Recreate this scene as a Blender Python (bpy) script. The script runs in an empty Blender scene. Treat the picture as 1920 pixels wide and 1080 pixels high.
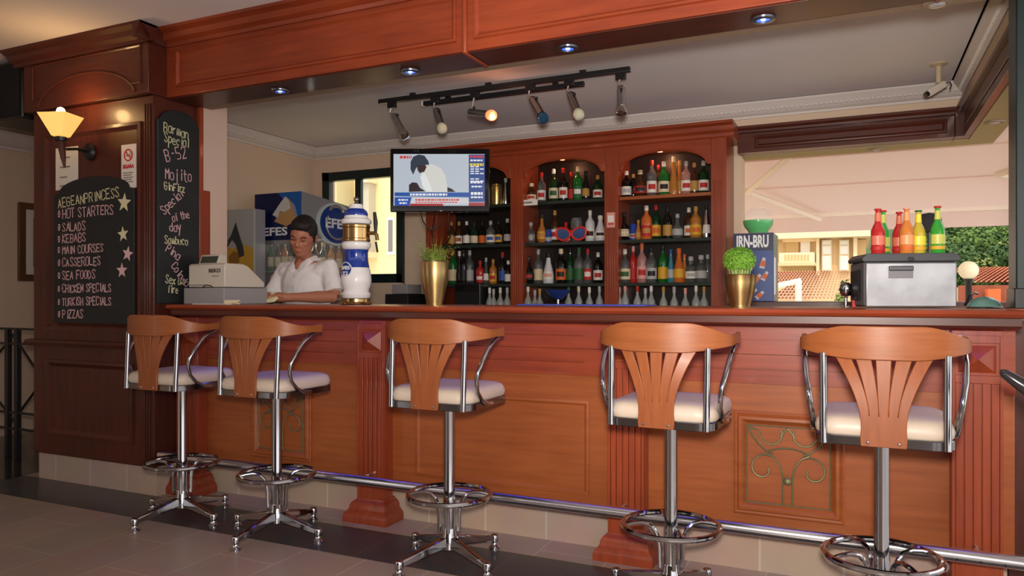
import bpy, bmesh, math, random
from mathutils import Vector, Matrix, noise
from math import sin, cos, pi, radians, sqrt
random.seed(7)
SC = bpy.context.scene
COL = SC.collection

# ------------------------------------------------------------------ camera
F, YAW, EYE, HOR = 1400.0, radians(24.8), 1.2, 555.0
cd = bpy.data.cameras.new('camera'); cam = bpy.data.objects.new('camera', cd); COL.objects.link(cam)
cam.location = (0, 0, EYE); cam.rotation_euler = (pi/2, 0, YAW)
cd.sensor_width = 36; cd.lens = F/1920*36; cd.shift_y = (HOR-540)/1920; cd.clip_start = .05; cd.clip_end = 500
SC.camera = cam
CT, ST = cos(YAW), sin(YAW)
def at(px, py, Y):
    """point where the sight line through a photo position meets the plane at depth Y"""
    a = (px-960)/F; d = Y/(a*ST+CT)
    return (d*(a*CT-ST), Y, EYE+(HOR-py)/F*d)
def atx(px, py, X):
    a = (px-960)/F; d = X/(a*CT-ST)
    return (X, d*(a*ST+CT), EYE+(HOR-py)/F*d)
def atz(px, py, z):
    a = (px-960)/F; d = (z-EYE)*F/(HOR-py)
    return (d*(a*CT-ST), d*(a*ST+CT), z)

# ------------------------------------------------------------------ world, sun, large lights, exposure
def L(r, g, b):
    f = lambda c: (c/255/12.92) if c/255 <= .04045 else ((c/255+.055)/1.055)**2.4
    return (f(r), f(g), f(b), 1)
W = bpy.data.worlds.new('world'); SC.world = W; W.use_nodes = True
bg = W.node_tree.nodes['Background']; bg.inputs[0].default_value = L(226, 224, 226); bg.inputs[1].default_value = 2.7
def light(name, kind, loc, power, color=(1,1,1), size=.1, target=None, **kw):
    l = bpy.data.lights.new(name, kind); l.energy = power; l.color = color
    if kind == 'AREA':
        l.shape = 'RECTANGLE'; l.size = size[0]; l.size_y = size[1]
    elif kind == 'SUN': l.angle = size
    else: l.shadow_soft_size = size
    for k, v in kw.items(): setattr(l, k, v)
    o = bpy.data.objects.new(name, l); COL.objects.link(o); o.location = loc
    if target: o.rotation_euler = (Vector(target)-Vector(loc)).to_track_quat('-Z', 'Y').to_euler()
    return o
light('sun', 'SUN', (0, -5, 12), 1.2, (1, .88, .68), .02, (-2, 5, 0))
light('camera_flash', 'SPOT', (.02, -.02, 1.36), 330, (1, .92, .82), .07, (-.85, 3.4, 1.1), spot_size=2.1, spot_blend=1)
light('flash_fill', 'SPOT', (.02, -.02, 1.40), 270, (1, .93, .86), .1, (-1.0, 5.5, 2.5), spot_size=1.15, spot_blend=1)  # added fill at the flash, brightens the inner ceiling and back bar
SC.view_settings.view_transform = 'Standard'; SC.view_settings.look = 'None'
SC.view_settings.gamma = 1; SC.view_settings.use_curve_mapping = False
SC.view_settings.exposure = 0.0
SC.cycles.max_bounces = 8; SC.cycles.transparent_max_bounces = 12; SC.cycles.sample_clamp_indirect = 4
SC.cycles.caustics_reflective = False; SC.cycles.caustics_refractive = False
SC.cycles.use_denoising = True

# ------------------------------------------------------------------ materials
def mat(name, col, rough=.5, metal=0, coat=0, trans=0, emit=None, es=1, alpha=1, ior=1.45, spec=.5, bump=None, var=0, vscale=8):
    m = bpy.data.materials.new(name); m.use_nodes = True
    nt = m.node_tree; b = nt.nodes['Principled BSDF']
    b.inputs['Base Color'].default_value = col; b.inputs['Roughness'].default_value = rough
    b.inputs['Metallic'].default_value = metal; b.inputs['Coat Weight'].default_value = coat
    b.inputs['Coat Roughness'].default_value = .08
    b.inputs['Transmission Weight'].default_value = trans; b.inputs['IOR'].default_value = ior
    b.inputs['Specular IOR Level'].default_value = spec; b.inputs['Alpha'].default_value = alpha
    if emit: b.inputs['Emission Color'].default_value = emit; b.inputs['Emission Strength'].default_value = es
    if var or bump:
        tc = nt.nodes.new('ShaderNodeTexCoord'); nz = nt.nodes.new('ShaderNodeTexNoise')
        nz.inputs['Scale'].default_value = vscale; nz.inputs['Detail'].default_value = 4
        nt.links.new(tc.outputs['Object'], nz.inputs['Vector'])
        if var:
            mx = nt.nodes.new('ShaderNodeMix'); mx.data_type = 'RGBA'
            mx.inputs[6].default_value = tuple(c*(1-var) for c in col[:3])+(1,)
            mx.inputs[7].default_value = tuple(min(1, c*(1+var)) for c in col[:3])+(1,)
            nt.links.new(nz.outputs['Fac'], mx.inputs[0]); nt.links.new(mx.outputs[2], b.inputs['Base Color'])
        if bump:
            bp = nt.nodes.new('ShaderNodeBump'); bp.inputs['Strength'].default_value = bump; bp.inputs['Distance'].default_value = .01
            nt.links.new(nz.outputs['Fac'], bp.inputs['Height']); nt.links.new(bp.outputs[0], b.inputs['Normal'])
    return m
def wood(name, light_, dark, sc, rough=.38, coat=.18, spec=.35):
    m = bpy.data.materials.new(name); m.use_nodes = True; nt = m.node_tree; b = nt.nodes['Principled BSDF']
    tc = nt.nodes.new('ShaderNodeTexCoord'); mp = nt.nodes.new('ShaderNodeMapping'); mp.inputs['Scale'].default_value = sc
    n1 = nt.nodes.new('ShaderNodeTexNoise'); n1.inputs['Scale'].default_value = 1.0; n1.inputs['Detail'].default_value = 6; n1.inputs['Roughness'].default_value = .6
    n2 = nt.nodes.new('ShaderNodeTexNoise'); n2.inputs['Scale'].default_value = 1.7; n2.inputs['Detail'].default_value = 2
    nt.links.new(tc.outputs['Object'], mp.inputs[0]); nt.links.new(mp.outputs[0], n1.inputs['Vector']); nt.links.new(tc.outputs['Object'], n2.inputs['Vector'])
    ad = nt.nodes.new('ShaderNodeMath'); ad.operation = 'MULTIPLY_ADD'; ad.inputs[1].default_value = .55; nt.links.new(n2.outputs['Fac'], ad.inputs[0])
    m2 = nt.nodes.new('ShaderNodeMath'); m2.operation = 'MULTIPLY'; m2.inputs[1].default_value = .6; nt.links.new(n1.outputs['Fac'], m2.inputs[0]); nt.links.new(m2.outputs[0], ad.inputs[2])
    cr = nt.nodes.new('ShaderNodeValToRGB'); cr.color_ramp.elements[0].position = .35; cr.color_ramp.elements[1].position = .78
    cr.color_ramp.elements[0].color = dark; cr.color_ramp.elements[1].color = light_
    nt.links.new(ad.outputs[0], cr.inputs[0]); nt.links.new(cr.outputs[0], b.inputs['Base Color'])
    b.inputs['Roughness'].default_value = rough; b.inputs['Coat Weight'].default_value = coat; b.inputs['Coat Roughness'].default_value = .12
    b.inputs['Specular IOR Level'].default_value = spec
    return m
WH = (3, 40, 40); WV = (40, 40, 3)
M_red_h = wood('mahogany_rails', L(160, 70, 37), L(116, 46, 25), WH)
M_red_v = wood('mahogany_uprights', L(160, 70, 37), L(116, 46, 25), WV)
M_pan_h = wood('mahogany_panels', L(168, 92, 46), L(132, 66, 30), WH, .42, .1)
M_pan_v = wood('mahogany_panel_uprights', L(168, 92, 46), L(132, 66, 30), WV, .42, .1)
M_dark_h = wood('dark_shaded_mahogany', L(92, 40, 26), L(56, 24, 17), WH)  # pillar is the same wood as the bar; flash falloff is put into this colour
M_dark_v = wood('dark_shaded_uprights', L(92, 40, 26), L(56, 24, 17), WV)
M_stool = wood('stool_beech', L(160, 92, 48), L(126, 68, 34), (7, 7, 90), .42, .08, .35)
M_splat = wood('splat_beech', L(160, 90, 48), L(132, 70, 36), (70, 70, 8), .42, .08, .35)
M_chrome = mat('chrome', (.43, .43, .44, 1), .09, 1); M_chrome_refl = mat('chrome_reflecting_dark', (.22, .22, .23, 1), .14, 1)  # the second is the same chrome with dark reflections put into its colour
M_steel = mat('brushed_steel', (.62, .62, .64, 1), .28, 1, var=.15, vscale=14)
M_rail = mat('aluminium_tube', (.68, .68, .7, 1), .24, 1)
M_black = mat('black_plastic', (.012, .012, .014, 1), .35)
M_blackgl = mat('black_gloss', (.008, .008, .01, 1), .08, coat=.5)
M_under = mat('black_underside', (.01, .01, .01, 1), .6)
M_cushion = mat('cream_leather', L(200, 183, 166), .42, bump=.06, vscale=60)
M_wall = mat('beige_plaster', L(228, 202, 176), .85, bump=.04, vscale=60, var=.03)
M_col = mat('pinkish_plaster', L(214, 186, 168), .85, bump=.04, vscale=60)
M_ceil = mat('ceiling_paint', L(236, 231, 234), .8, bump=.02, vscale=40)
M_crown = mat('white_plaster', L(226, 216, 210), .7)
M_soff = mat('taupe_paint', L(150, 128, 108), .6)
M_olive = mat('olive_paint', L(168, 150, 108), .7)
M_board = mat('chalkboard', (.012, .015, .016, 1), .55, var=.5, vscale=6)
M_chalk = mat('white_chalk', L(225, 218, 205), .95)
M_chalkp = mat('pink_chalk', L(226, 186, 188), .95)
M_chalky = mat('cream_chalk', L(225, 220, 178), .95)
M_paper = mat('white_paper', L(232, 224, 214), .9)
M_redp = mat('red_print', L(200, 40, 35), .7)
M_grey = mat('grey_print', L(130, 125, 120), .8)
M_brass = mat('brass', (.46, .30, .12, 1), .22, 1)
M_gold = mat('gold_lacquer', (.56, .39, .16, 1), .3, 1)
M_porc = mat('white_porcelain', L(238, 236, 236), .12, coat=.5)
M_blue = mat('cobalt_glaze', L(30, 58, 150), .15, coat=.5)
M_bluep = mat('blue_print', L(24, 60, 140), .4)
M_navy = mat('navy_print', L(14, 26, 72), .35)
M_white = mat('white_print', L(240, 240, 240), .6)
M_reg = mat('register_plastic', L(206, 196, 180), .5)
M_regd = mat('register_grey', L(150, 146, 146), .5)
M_dkgreen = mat('dark_green_paint', L(16, 34, 34), .4)
M_verd = mat('verdigris_metal', L(132, 128, 92), .5, .5, var=.3, vscale=40)
M_glass = mat('clear_glass', (1, 1, 1, 1), .02, trans=1)
M_pane = mat('window_pane', (1, 1, 1, 1), .0, alpha=.08, spec=.5)

# ------------------------------------------------------------------ mesh builder
class MB:
    def __init__(s): s.bm = bmesh.new(); s.mi = 0
    def v(s, p): return s.bm.verts.new(p)
    def f(s, vs):
        try:
            f = s.bm.faces.new(vs); f.material_index = s.mi; return f
        except ValueError: return None
    def box(s, x0, x1, y0, y1, z0, z1):
        V = [s.v((x, y, z)) for z in (z0, z1) for y in (y0, y1) for x in (x0, x1)]
        for q in ((0,2,3,1),(4,5,7,6),(0,1,5,4),(2,6,7,3),(0,4,6,2),(1,3,7,5)): s.f([V[i] for i in q])
        return s
    def hexa(s, P):
        V = [s.v(p) for p in P]
        for q in ((0,3,2,1),(4,5,6,7),(0,1,5,4),(1,2,6,5),(2,3,7,6),(3,0,4,7)): s.f([V[i] for i in q])
        return s
    def prism(s, poly, axis, a0, a1):
        def P(u, v, w): return {'x': (w, u, v), 'y': (u, w, v), 'z': (u, v, w)}[axis]
        A = [s.v(P(u, v, a0)) for u, v in poly]; B = [s.v(P(u, v, a1)) for u, v in poly]
        n = len(poly); s.f(A); s.f(B[::-1])
        for i in range(n): s.f([A[i], B[i], B[(i+1) % n], A[(i+1) % n]])
        return s
    def loops(s, rings, cap=True, closed=True):
        R = [[s.v(p) for p in r] for r in rings]; n = len(R[0])
        for a, b in zip(R, R[1:]):
            for i in range(n if closed else n-1):
                s.f([a[i], a[(i+1) % n], b[(i+1) % n], b[i]])
        if cap: s.f(R[0][::-1]); s.f(R[-1])
        return s
    def lathe(s, prof, seg=24, c=(0,0,0), sx=1, sy=1, cap=True):
        return s.loops([[(c[0]+r*sx*cos(2*pi*k/seg), c[1]+r*sy*sin(2*pi*k/seg), c[2]+z) for k in range(seg)] for r, z in prof], cap)
    def tube(s, pts, r, seg=10, closed=False):
        pts = [Vector(p) for p in pts]; n = len(pts); rr = r if isinstance(r, (list, tuple)) else [r]*n
        T = []
        for i in range(n):
            a = pts[(i-1) % n] if (closed or i > 0) else pts[i]; b = pts[(i+1) % n] if (closed or i < n-1) else pts[i]
            t = (b-a); T.append(t.normalized() if t.length > 1e-9 else Vector((0,0,1)))
        N = T[0].orthogonal().normalized(); rings = []
        for i in range(n):
            N = N - T[i]*N.dot(T[i])
            N = N.normalized() if N.length > 1e-6 else T[i].orthogonal().normalized()
            B = T[i].cross(N)
            rings.append([tuple(pts[i]+(N*cos(2*pi*k/seg)+B*sin(2*pi*k/seg))*rr[i]) for k in range(seg)])
        if closed:
            R = [[s.v(p) for p in q] for q in rings]
            # align last ring to first
            best = min(range(seg), key=lambda o: (R[-1][o].co-R[0][0].co).length)
            for j in range(n):
                a, b = R[j], R[(j+1) % n]; off = best if j == n-1 else 0
                for i in range(seg):
                    if j == n-1: s.f([a[(i+off) % seg], a[(i+1+off) % seg], b[(i+1) % seg], b[i]])
                    else: s.f([a[i], a[(i+1) % seg], b[(i+1) % seg], b[i]])
            return s
        return s.loops(rings)
    def frame(s, x0, x1, z0, z1, y, prof):
        """mitred moulding round a rectangle in a plane facing -Y; prof = [(inset, how far out)]"""
        R = []
        for i, o in prof:
            R.append([s.v(p) for p in ((x0+i, y-o, z0+i), (x1-i, y-o, z0+i), (x1-i, y-o, z1-i), (x0+i, y-o, z1-i))])
        for a, b in zip(R, R[1:]):
            for k in range(4): s.f([a[k], a[(k+1) % 4], b[(k+1) % 4], b[k]])
        return s
    def ball(s, c, r, seg=16, rings=10, sx=1, sy=1, sz=1):
        P = [(max(1e-4, r*sin(pi*i/rings)), -r*cos(pi*i/rings)*sz) for i in range(rings+1)]
        return s.lathe(P, seg, c, sx, sy)
    def build(s, name, m=None, parent=None, bevel=0, smooth=35, loc=None, seg=2, rot=None):
        bmesh.ops.remove_doubles(s.bm, verts=s.bm.verts, dist=1e-6)
        bmesh.ops.recalc_face_normals(s.bm, faces=s.bm.faces)
        me = bpy.data.meshes.new(name); s.bm.to_mesh(me); s.bm.free()
        for x in (m if isinstance(m, (list, tuple)) else [m]):
            if x: me.materials.append(x)
        if smooth:
            me.polygons.foreach_set('use_smooth', [True]*len(me.polygons)); me.set_sharp_from_angle(angle=radians(smooth))
        o = bpy.data.objects.new(name, me); COL.objects.link(o)
        if parent: o.parent = parent
        if loc: o.location = loc
        if rot: o.rotation_euler = rot
        if bevel:
            b = o.modifiers.new('bevel', 'BEVEL'); b.width = bevel; b.segments = seg; b.limit_method = 'ANGLE'; b.angle_limit = radians(40)
            b.harden_normals = False
        return o
def tag(o, label, cat, group=None, kind=None):
    if label: o['label'] = label
    if cat: o['category'] = cat
    if group: o['group'] = group
    if kind: o['kind'] = kind
    return o
def thing(name, loc, label, cat, group=None, rz=0):
    o = bpy.data.objects.new(name, None); COL.objects.link(o); o.location = loc; o.rotation_euler.z = rz
    o.empty_display_size = .1
    return tag(o, label, cat, group)
def struct(o, label=None):
    o['kind'] = 'structure'
    if label: o['label'] = label
    return o
def copy_thing(root):
    r = root.copy(); COL.objects.link(r)
    for ch in root.children:
        c = ch.copy(); COL.objects.link(c); c.parent = r
        for g in ch.children:
            e = g.copy(); COL.objects.link(e); e.parent = c
    return r

# flat print: the built-in font turned into a mesh; put = function (u, v) -> point
def print_mesh(mb, text, size, put, width=None, bold=0):
    cu = bpy.data.curves.new('t', 'FONT'); cu.body = text; cu.size = size; cu.align_x = 'CENTER'; cu.align_y = 'CENTER'; cu.offset = bold; cu.resolution_u = 3
    o = bpy.data.objects.new('t', cu); COL.objects.link(o)
    dg = bpy.context.evaluated_depsgraph_get(); me = bpy.data.meshes.new_from_object(o.evaluated_get(dg))
    xs = [v.co.x for v in me.vertices] or [0, 1]; k = 1
    if width: k = width/max(1e-6, max(xs)-min(xs))
    V = [mb.v(put(v.co.x*k, v.co.y)) for v in me.vertices]
    for p in me.polygons: mb.f([V[i] for i in p.vertices])
    bpy.data.objects.remove(o); bpy.data.curves.remove(cu); bpy.data.meshes.remove(me)
# chalk handwriting: strokes on a grid (x 0-4, y 0-9, baseline 3)
GL = {'A':'03 29 43/15 35','B':'03 09 39 48 47 36 06/36 45 44 33 03','C':'48 39 19 08 04 13 33 44','D':'03 09 29 47 45 23 03','E':'49 09 03 43/06 36','F':'49 09 03/06 36',
'G':'48 39 19 08 04 13 33 44 46 26','H':'03 09/43 49/06 46','I':'23 29','J':'39 34 23 13 04','K':'03 09/49 06 43','L':'09 03 43','M':'03 09 26 49 43','N':'03 09 43 49',
'O':'19 08 04 13 33 44 48 39 19','P':'03 09 39 48 47 36 06','R':'03 09 39 48 47 36 06/26 43','S':'48 39 19 08 17 35 44 33 13 04','T':'09 49/29 23','U':'09 04 13 33 44 49','Z':'09 49 03 43',
'a':'47 17 06 04 13 33 44/47 43','b':'09 03/06 27 46 44 23 04','c':'46 27 06 04 13 33','d':'49 43/46 27 06 04 23 44','e':'05 45 46 27 06 04 13 43','f':'49 39 28 23/17 37',
'g':'46 27 06 04 23 44/47 41 20 01','h':'09 03/06 27 46 43','i':'23 27/28 29','j':'27 21 10/28 29','l':'29 23','m':'03 07/06 17 26 23/26 37 46 43','n':'03 07/06 27 46 43','o':'17 06 04 13 33 44 46 37 17',
'p':'00 07/06 27 46 44 23 04','r':'03 07/05 27 37','s':'46 27 06 15 35 44 23 04','t':'29 24 33 43/17 47','u':'07 04 13 33 44/47 43','x':'03 47/07 43','y':'07 24/47 10','z':'07 47 03 43',
'-':'16 36','5':'49 09 06 36 45 44 33 03','2':'08 19 39 48 47 03 43','*':'14 38/34 18/06 46',' ':''}
def chalk(mb, text, put, u, v, h, w=.0035, adv=.86, ang=0, jit=.06):
    """strokes as flat ribbons, cap height h, starting at (u, v)"""
    s = h/6; ca, sa = cos(ang), sin(ang); x = 0; hs = .70*adv
    for ch in text:
        dx, dy = random.uniform(-jit, jit)*h*.4, random.uniform(-jit, jit)*h; sk = random.uniform(-.1, .12); ss = s*random.uniform(.93, 1.07)
        for st in (GL[ch].split('/') if GL[ch] else []):
            P = [(int(q[0]), int(q[1])-3) for q in st.split()]
            P = [((x+dx+a*ss*hs+sk*b*ss*.5), dy+b*ss) for a, b in P]
            P = [(u+a*ca-b*sa, v+a*sa+b*ca) for a, b in P]
            for (a0, b0), (a1, b1) in zip(P, P[1:]):
                l = sqrt((a1-a0)**2+(b1-b0)**2) or 1e-6; ex, ey = (a1-a0)/l*w, (b1-b0)/l*w
                q = [(a0-ex*.6-ey, b0-ey*.6+ex), (a0-ex*.6+ey, b0-ey*.6-ex), (a1+ex*.6+ey, b1+ey*.6-ex), (a1+ex*.6-ey, b1+ey*.6+ex)]
                mb.f([mb.v(put(*c)) for c in q])
        x += s*hs*(5.6 if ch not in 'iIl ' else 3.6)
    return x
# ------------------------------------------------------------------ room shell
def tile_mat(name, c1, c2, grout, w, h, off=.5, rough=.3, rot=0, phase=(0, 0, 0), ms=.006):
    m = bpy.data.materials.new(name); m.use_nodes = True; nt = m.node_tree; b = nt.nodes['Principled BSDF']
    tc = nt.nodes.new('ShaderNodeTexCoord'); mp = nt.nodes.new('ShaderNodeMapping'); mp.inputs['Rotation'].default_value = (0, 0, rot); mp.inputs['Location'].default_value = phase
    br = nt.nodes.new('ShaderNodeTexBrick'); br.offset = off
    for k, val in (('Color1', c1), ('Color2', c2), ('Mortar', grout), ('Scale', 1), ('Mortar Size', ms), ('Brick Width', w), ('Row Height', h), ('Mortar Smooth', .2)): br.inputs[k].default_value = val
    nz = nt.nodes.new('ShaderNodeTexNoise'); nz.inputs['Scale'].default_value = 3; nz.inputs['Detail'].default_value = 5
    mx = nt.nodes.new('ShaderNodeMix'); mx.data_type = 'RGBA'; mx.blend_type = 'MULTIPLY'; mx.inputs[0].default_value = .35
    nt.links.new(tc.outputs['Object'], mp.inputs[0]); nt.links.new(mp.outputs[0], br.inputs['Vector']); nt.links.new(tc.outputs['Object'], nz.inputs['Vector'])
    nt.links.new(br.outputs['Color'], mx.inputs[6]); nt.links.new(nz.outputs['Color'], mx.inputs[7]); nt.links.new(mx.outputs[2], b.inputs['Base Color'])
    b.inputs['Roughness'].default_value = rough
    return m
M_floor = tile_mat('floor_tiles', L(182, 160, 145), L(173, 152, 138), L(206, 186, 170), .67, .335, .5, .34, pi/2, (.24, .02, 0), .004)
M_strip = tile_mat('dark_floor_tiles', L(76, 74, 74), L(70, 68, 69), L(94, 92, 90), .67, .6, 0, .3, 0, (.1, .4, 0), .004)
M_granite = mat('polished_dark_granite', L(44, 42, 42), .12, var=.25, vscale=30)
M_plinth = tile_mat('plinth_tiles', L(196, 170, 152), L(190, 164, 146), L(214, 196, 180), .335, 2, 0, .4, 0, (.05, .5, 0), .005)
m = MB()
def quad(x0, x1, y0, y1, z=0): m.f([m.v(p) for p in ((x0,y0,z),(x1,y0,z),(x1,y1,z),(x0,y1,z))])
m.mi = 0; quad(-6.65, 5, -4, 2.81); quad(-5.05, 5, 3.17, 6.6)
m.mi = 1; quad(-5.05, 5, 2.81, 3.17)
m.mi = 2; quad(-6.65, -5.05, 2.81, 6.6)
m.mi = 0
for a, b in (((-6.65,-4),(5,-4)),((5,-4),(5,6.6)),((5,6.6),(-6.65,6.6)),((-6.65,6.6),(-6.65,-4))):
    m.f([m.v((a[0],a[1],0)), m.v((a[0],a[1],-.2)), m.v((b[0],b[1],-.2)), m.v((b[0],b[1],0))])
struct(m.build('floor', [M_floor, M_strip, M_granite], smooth=0), 'tiled floor with a dark strip along the bar')
struct(MB().box(-6.75, 5, -2.6, 3.25, 2.79, 2.95).build('ceiling', M_ceil, smooth=0))
struct(MB().box(-6.75, 1.0, 3.56, 6.6, 2.76, 2.95).build('ceiling', M_ceil, smooth=0))
struct(MB().box(-6.75, -3.81, 3.251, 3.559, 2.79, 2.95).build('ceiling', M_ceil, smooth=0))
struct(MB().box(-6.75, -6.65, -2.6, 6.6, 0, 2.79).build('wall_left', M_wall, smooth=0))
struct(MB().box(-6.65, 1.6, -4.2, -4, 0, 2.79).build('unseen_dark_wall', mat('dark_wall_brown', L(96, 76, 62), .85), smooth=0))  # unseen wall added behind the camera to darken chrome reflections
m = MB()                                            # back wall round the window opening
WX0, WX1, WZ0, WZ1 = -5.14, -4.12, 1.335, 2.5
m.box(-6.65, WX0, 6.35, 6.55, 0, 2.76); m.box(WX1, -.86, 6.35, 6.55, 0, 2.76); m.box(WX0, WX1, 6.35, 6.55, 0, WZ0); m.box(WX0, WX1, 6.35, 6.55, WZ1, 2.76)
m.box(-.86, .92, 6.35, 6.55, 2.55, 2.76); m.box(-.86, .92, 6.35, 6.55, 0, 1.1)
struct(m.build('wall_back', M_wall, smooth=0))
struct(MB().box(-5.35, -5.25, 3.71, 6.35, 0, 2.76).build('wall_partition', M_wall, smooth=0))
struct(MB().box(.7415, .92, 3.58, 6.35, 2.55, 2.76).build('wall_right', M_wall, smooth=0))
struct(MB().box(.56, .92, 3.6, 6.35, 0, 1.1).build('wall_right_low', M_dark_v, smooth=0)).name = 'wall_right_lower'
# plaster crowns
CR = [(0, 0), (.012, 0), (.012, .015), (.03, .03), (.045, .05), (.075, .075), (.09, .085), (.105, .088), (.105, .105)]   # (down, out)
def crown(name, p0, p1, out, z, sc=1.0, bead=True):
    m = MB(); A = []; B = []
    for d, o in CR:
        q = (.105-o)*sc if False else o*sc
        A.append(m.v((p0[0]+out[0]*(.105*sc-d*sc if 0 else (.12*sc - d*sc*1.0)) , p0[1]+out[1]*(.12*sc-d*sc), z-o*sc*1.1)))
        B.append(m.v((p1[0]+out[0]*(.12*sc-d*sc), p1[1]+out[1]*(.12*sc-d*sc), z-o*sc*1.1)))
    A += [m.v((p0[0], p0[1], z-.105*sc*1.1)), m.v((p0[0], p0[1], z))]; B += [m.v((p1[0], p1[1], z-.105*sc*1.1)), m.v((p1[0], p1[1], z))]
    n = len(A)
    for i in range(n): m.f([A[i], A[(i+1) % n], B[(i+1) % n], B[i]])
    m.f(A); m.f(B[::-1])
    Lg = (Vector(p1)-Vector(p0)).length; k = int(Lg/.036)            # egg-and-dart relief
    for i in range(k if bead else 0):
        t = (i+.5)/k; c = (p0[0]+(p1[0]-p0[0])*t+out[0]*.062*sc, p0[1]+(p1[1]-p0[1])*t+out[1]*.062*sc, z-.058*sc)
        m.ball(c, .015*sc, 6, 4)
    return struct(m.build(name, M_crown, smooth=40))
crown('trim_1', (-5.25, 6.35, 0), (.74, 6.35, 0), (0, -1), 2.76)
crown('trim_2', (-5.25, 3.71, 0), (-5.25, 6.35, 0), (1, 0), 2.76)
crown('trim_3', (.74, 3.56, 0), (.74, 6.35, 0), (-1, 0), 2.76)
crown('trim_4', (-6.65, -2.6, 0), (-6.65, 6.35, 0), (1, 0), 2.6, 1.2, False)
# light plastered column end behind the panelled pillar, with its wooden strip
c = tag(MB().box(-4.4, -3.8, 3.50, 3.71, 0, 2.76).build('column', M_col, smooth=0), 'pale plastered column just behind the panelled pillar', 'column')
MB().box(-3.8, -3.785, 3.495, 3.555, 1.0, 1.875).build('wood_strip', M_red_v, c, .003)
# window in the back wall
w = MB(); fz = 6.35
for a in ((WX0, WX1, WZ1-.09, WZ1), (WX0, WX1, WZ0, WZ0+.09), (WX0, WX0+.09, WZ0, WZ1), (WX1-.09, WX1, WZ0, WZ1)): w.box(a[0], a[1], fz-.02, fz+.06, a[2], a[3])
w.box(-4.73, -4.66, fz, fz+.05, WZ0, WZ1)
w = struct(w.build('window_1', M_dkgreen, None, .004), 'dark green framed sliding window with two panes')
MB().box(WX0+.08, -4.68, fz+.02, fz+.026, WZ0+.08, WZ1-.08).build('pane', M_pane, w, smooth=0)
MB().box(-4.7, WX1-.08, fz+.03, fz+.036, WZ0+.08, WZ1-.08).build('pane', M_pane, w, smooth=0)

# ------------------------------------------------------------------ header beams
BEAD = [(0, 0), (0, .014), (.006, .018), (.018, .018), (.026, .008), (.03, 0)]
PAN = [(0, 0), (.006, .012), (.016, .014), (.024, .006), (.03, .0), (.04, -.006)]
hb = tag(MB().box(-3.80, 3.2, 3.23, 3.465, 2.40, 2.80).build('header_beam', M_red_h, None, .004), 'long mahogany beam with framed panels over the bar front', 'beam')
for x0, x1 in ((-3.72, -1.79), (-1.70, .25), (.34, 2.3)):
    MB().frame(x0, x1, 2.45, 2.685, 3.231, PAN).build('panel_moulding', M_red_h, hb, smooth=30)
for x in (-1.745, .295):
    MB().box(x-.012, x+.012, 3.212, 3.47, 2.386, 2.72).build('bead', M_red_v, hb, .008)
MB().box(-3.795, 3.19, 3.236, 3.46, 2.392, 2.3995).build('soffit_board', M_dark_h, hb, .002)
def cornice(mb, poly, x0, x1): mb.prism(poly, 'x', x0, x1)
cn = MB(); cn.prism([(3.24, 2.70), (3.215, 2.70), (3.21, 2.72), (3.18, 2.735), (3.165, 2.76), (3.13, 2.775), (3.125, 2.795), (3.24, 2.795)], 'x', -3.86, 3.2); cn.build('cornice', M_red_h, hb, smooth=25)
MB().box(-3.80, 3.2, 3.466, 3.57, 2.405, 2.80).build('plaster_back', M_soff, hb, smooth=0)
# header at the back of the bar and along its right side
rb = tag(MB().box(-.87, .638, 6.2, 6.34, 2.345, 2.5).build('rear_header', M_dark_h, None, .003), 'dark wooden header above the open rear window', 'beam')
MB().frame(-.74, .59, 2.375, 2.475, 6.199, PAN).build('panel_moulding', M_dark_h, rb, smooth=30)
m = MB(); m.prism([(6.2, 2.5), (6.17, 2.5), (6.165, 2.515), (6.14, 2.53), (6.14, 2.548), (6.2, 2.548), (6.349, 2.548), (6.349, 2.5)], 'x', -.87, .638); m.build('cornice', M_dark_h, rb, smooth=25)
MB().box(-.86, .638, 6.3495, 6.56, 2.34, 2.549).build('soffit', M_olive, rb, smooth=0)
sb = tag(MB().box(.695, .74, 3.56, 6.19, 2.345, 2.5).build('side_header', M_dark_h, None, .003), 'dark wooden header running back along the right side', 'beam')
m = MB(); m.prism([(.695, 2.5), (.67, 2.5), (.665, 2.515), (.64, 2.53), (.64, 2.548), (.739, 2.548), (.739, 2.5)], 'y', 3.57, 6.14)
m.build('cornice', M_dark_h, sb, smooth=25)
MB().box(.741, .92, 3.58, 6.56, 2.34, 2.5485).build('soffit', M_olive, sb, smooth=0)
MB().box(.64, .7405, 6.195, 6.34, 2.345, 2.548).build('corner_block', M_dark_v, sb, .003)
MB().box(.64, .7405, 6.341, 6.56, 2.34, 2.5485).build('soffit', M_olive, sb, smooth=0)
MB().box(.686, .694, 3.6, 6.1, 2.40, 2.408).build('bead', M_dark_h, sb, .003)
# black post on the right end of the bar
pt = tag(MB().box(.552, .70, 3.40, 3.56, 1.155, 2.40).build('post', M_dkgreen, None, .005), 'tall black post standing on the right end of the bar', 'post')
MB().box(.545, .708, 3.39, 3.56, 1.151, 1.23).build('base', M_black, pt, .004)

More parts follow.
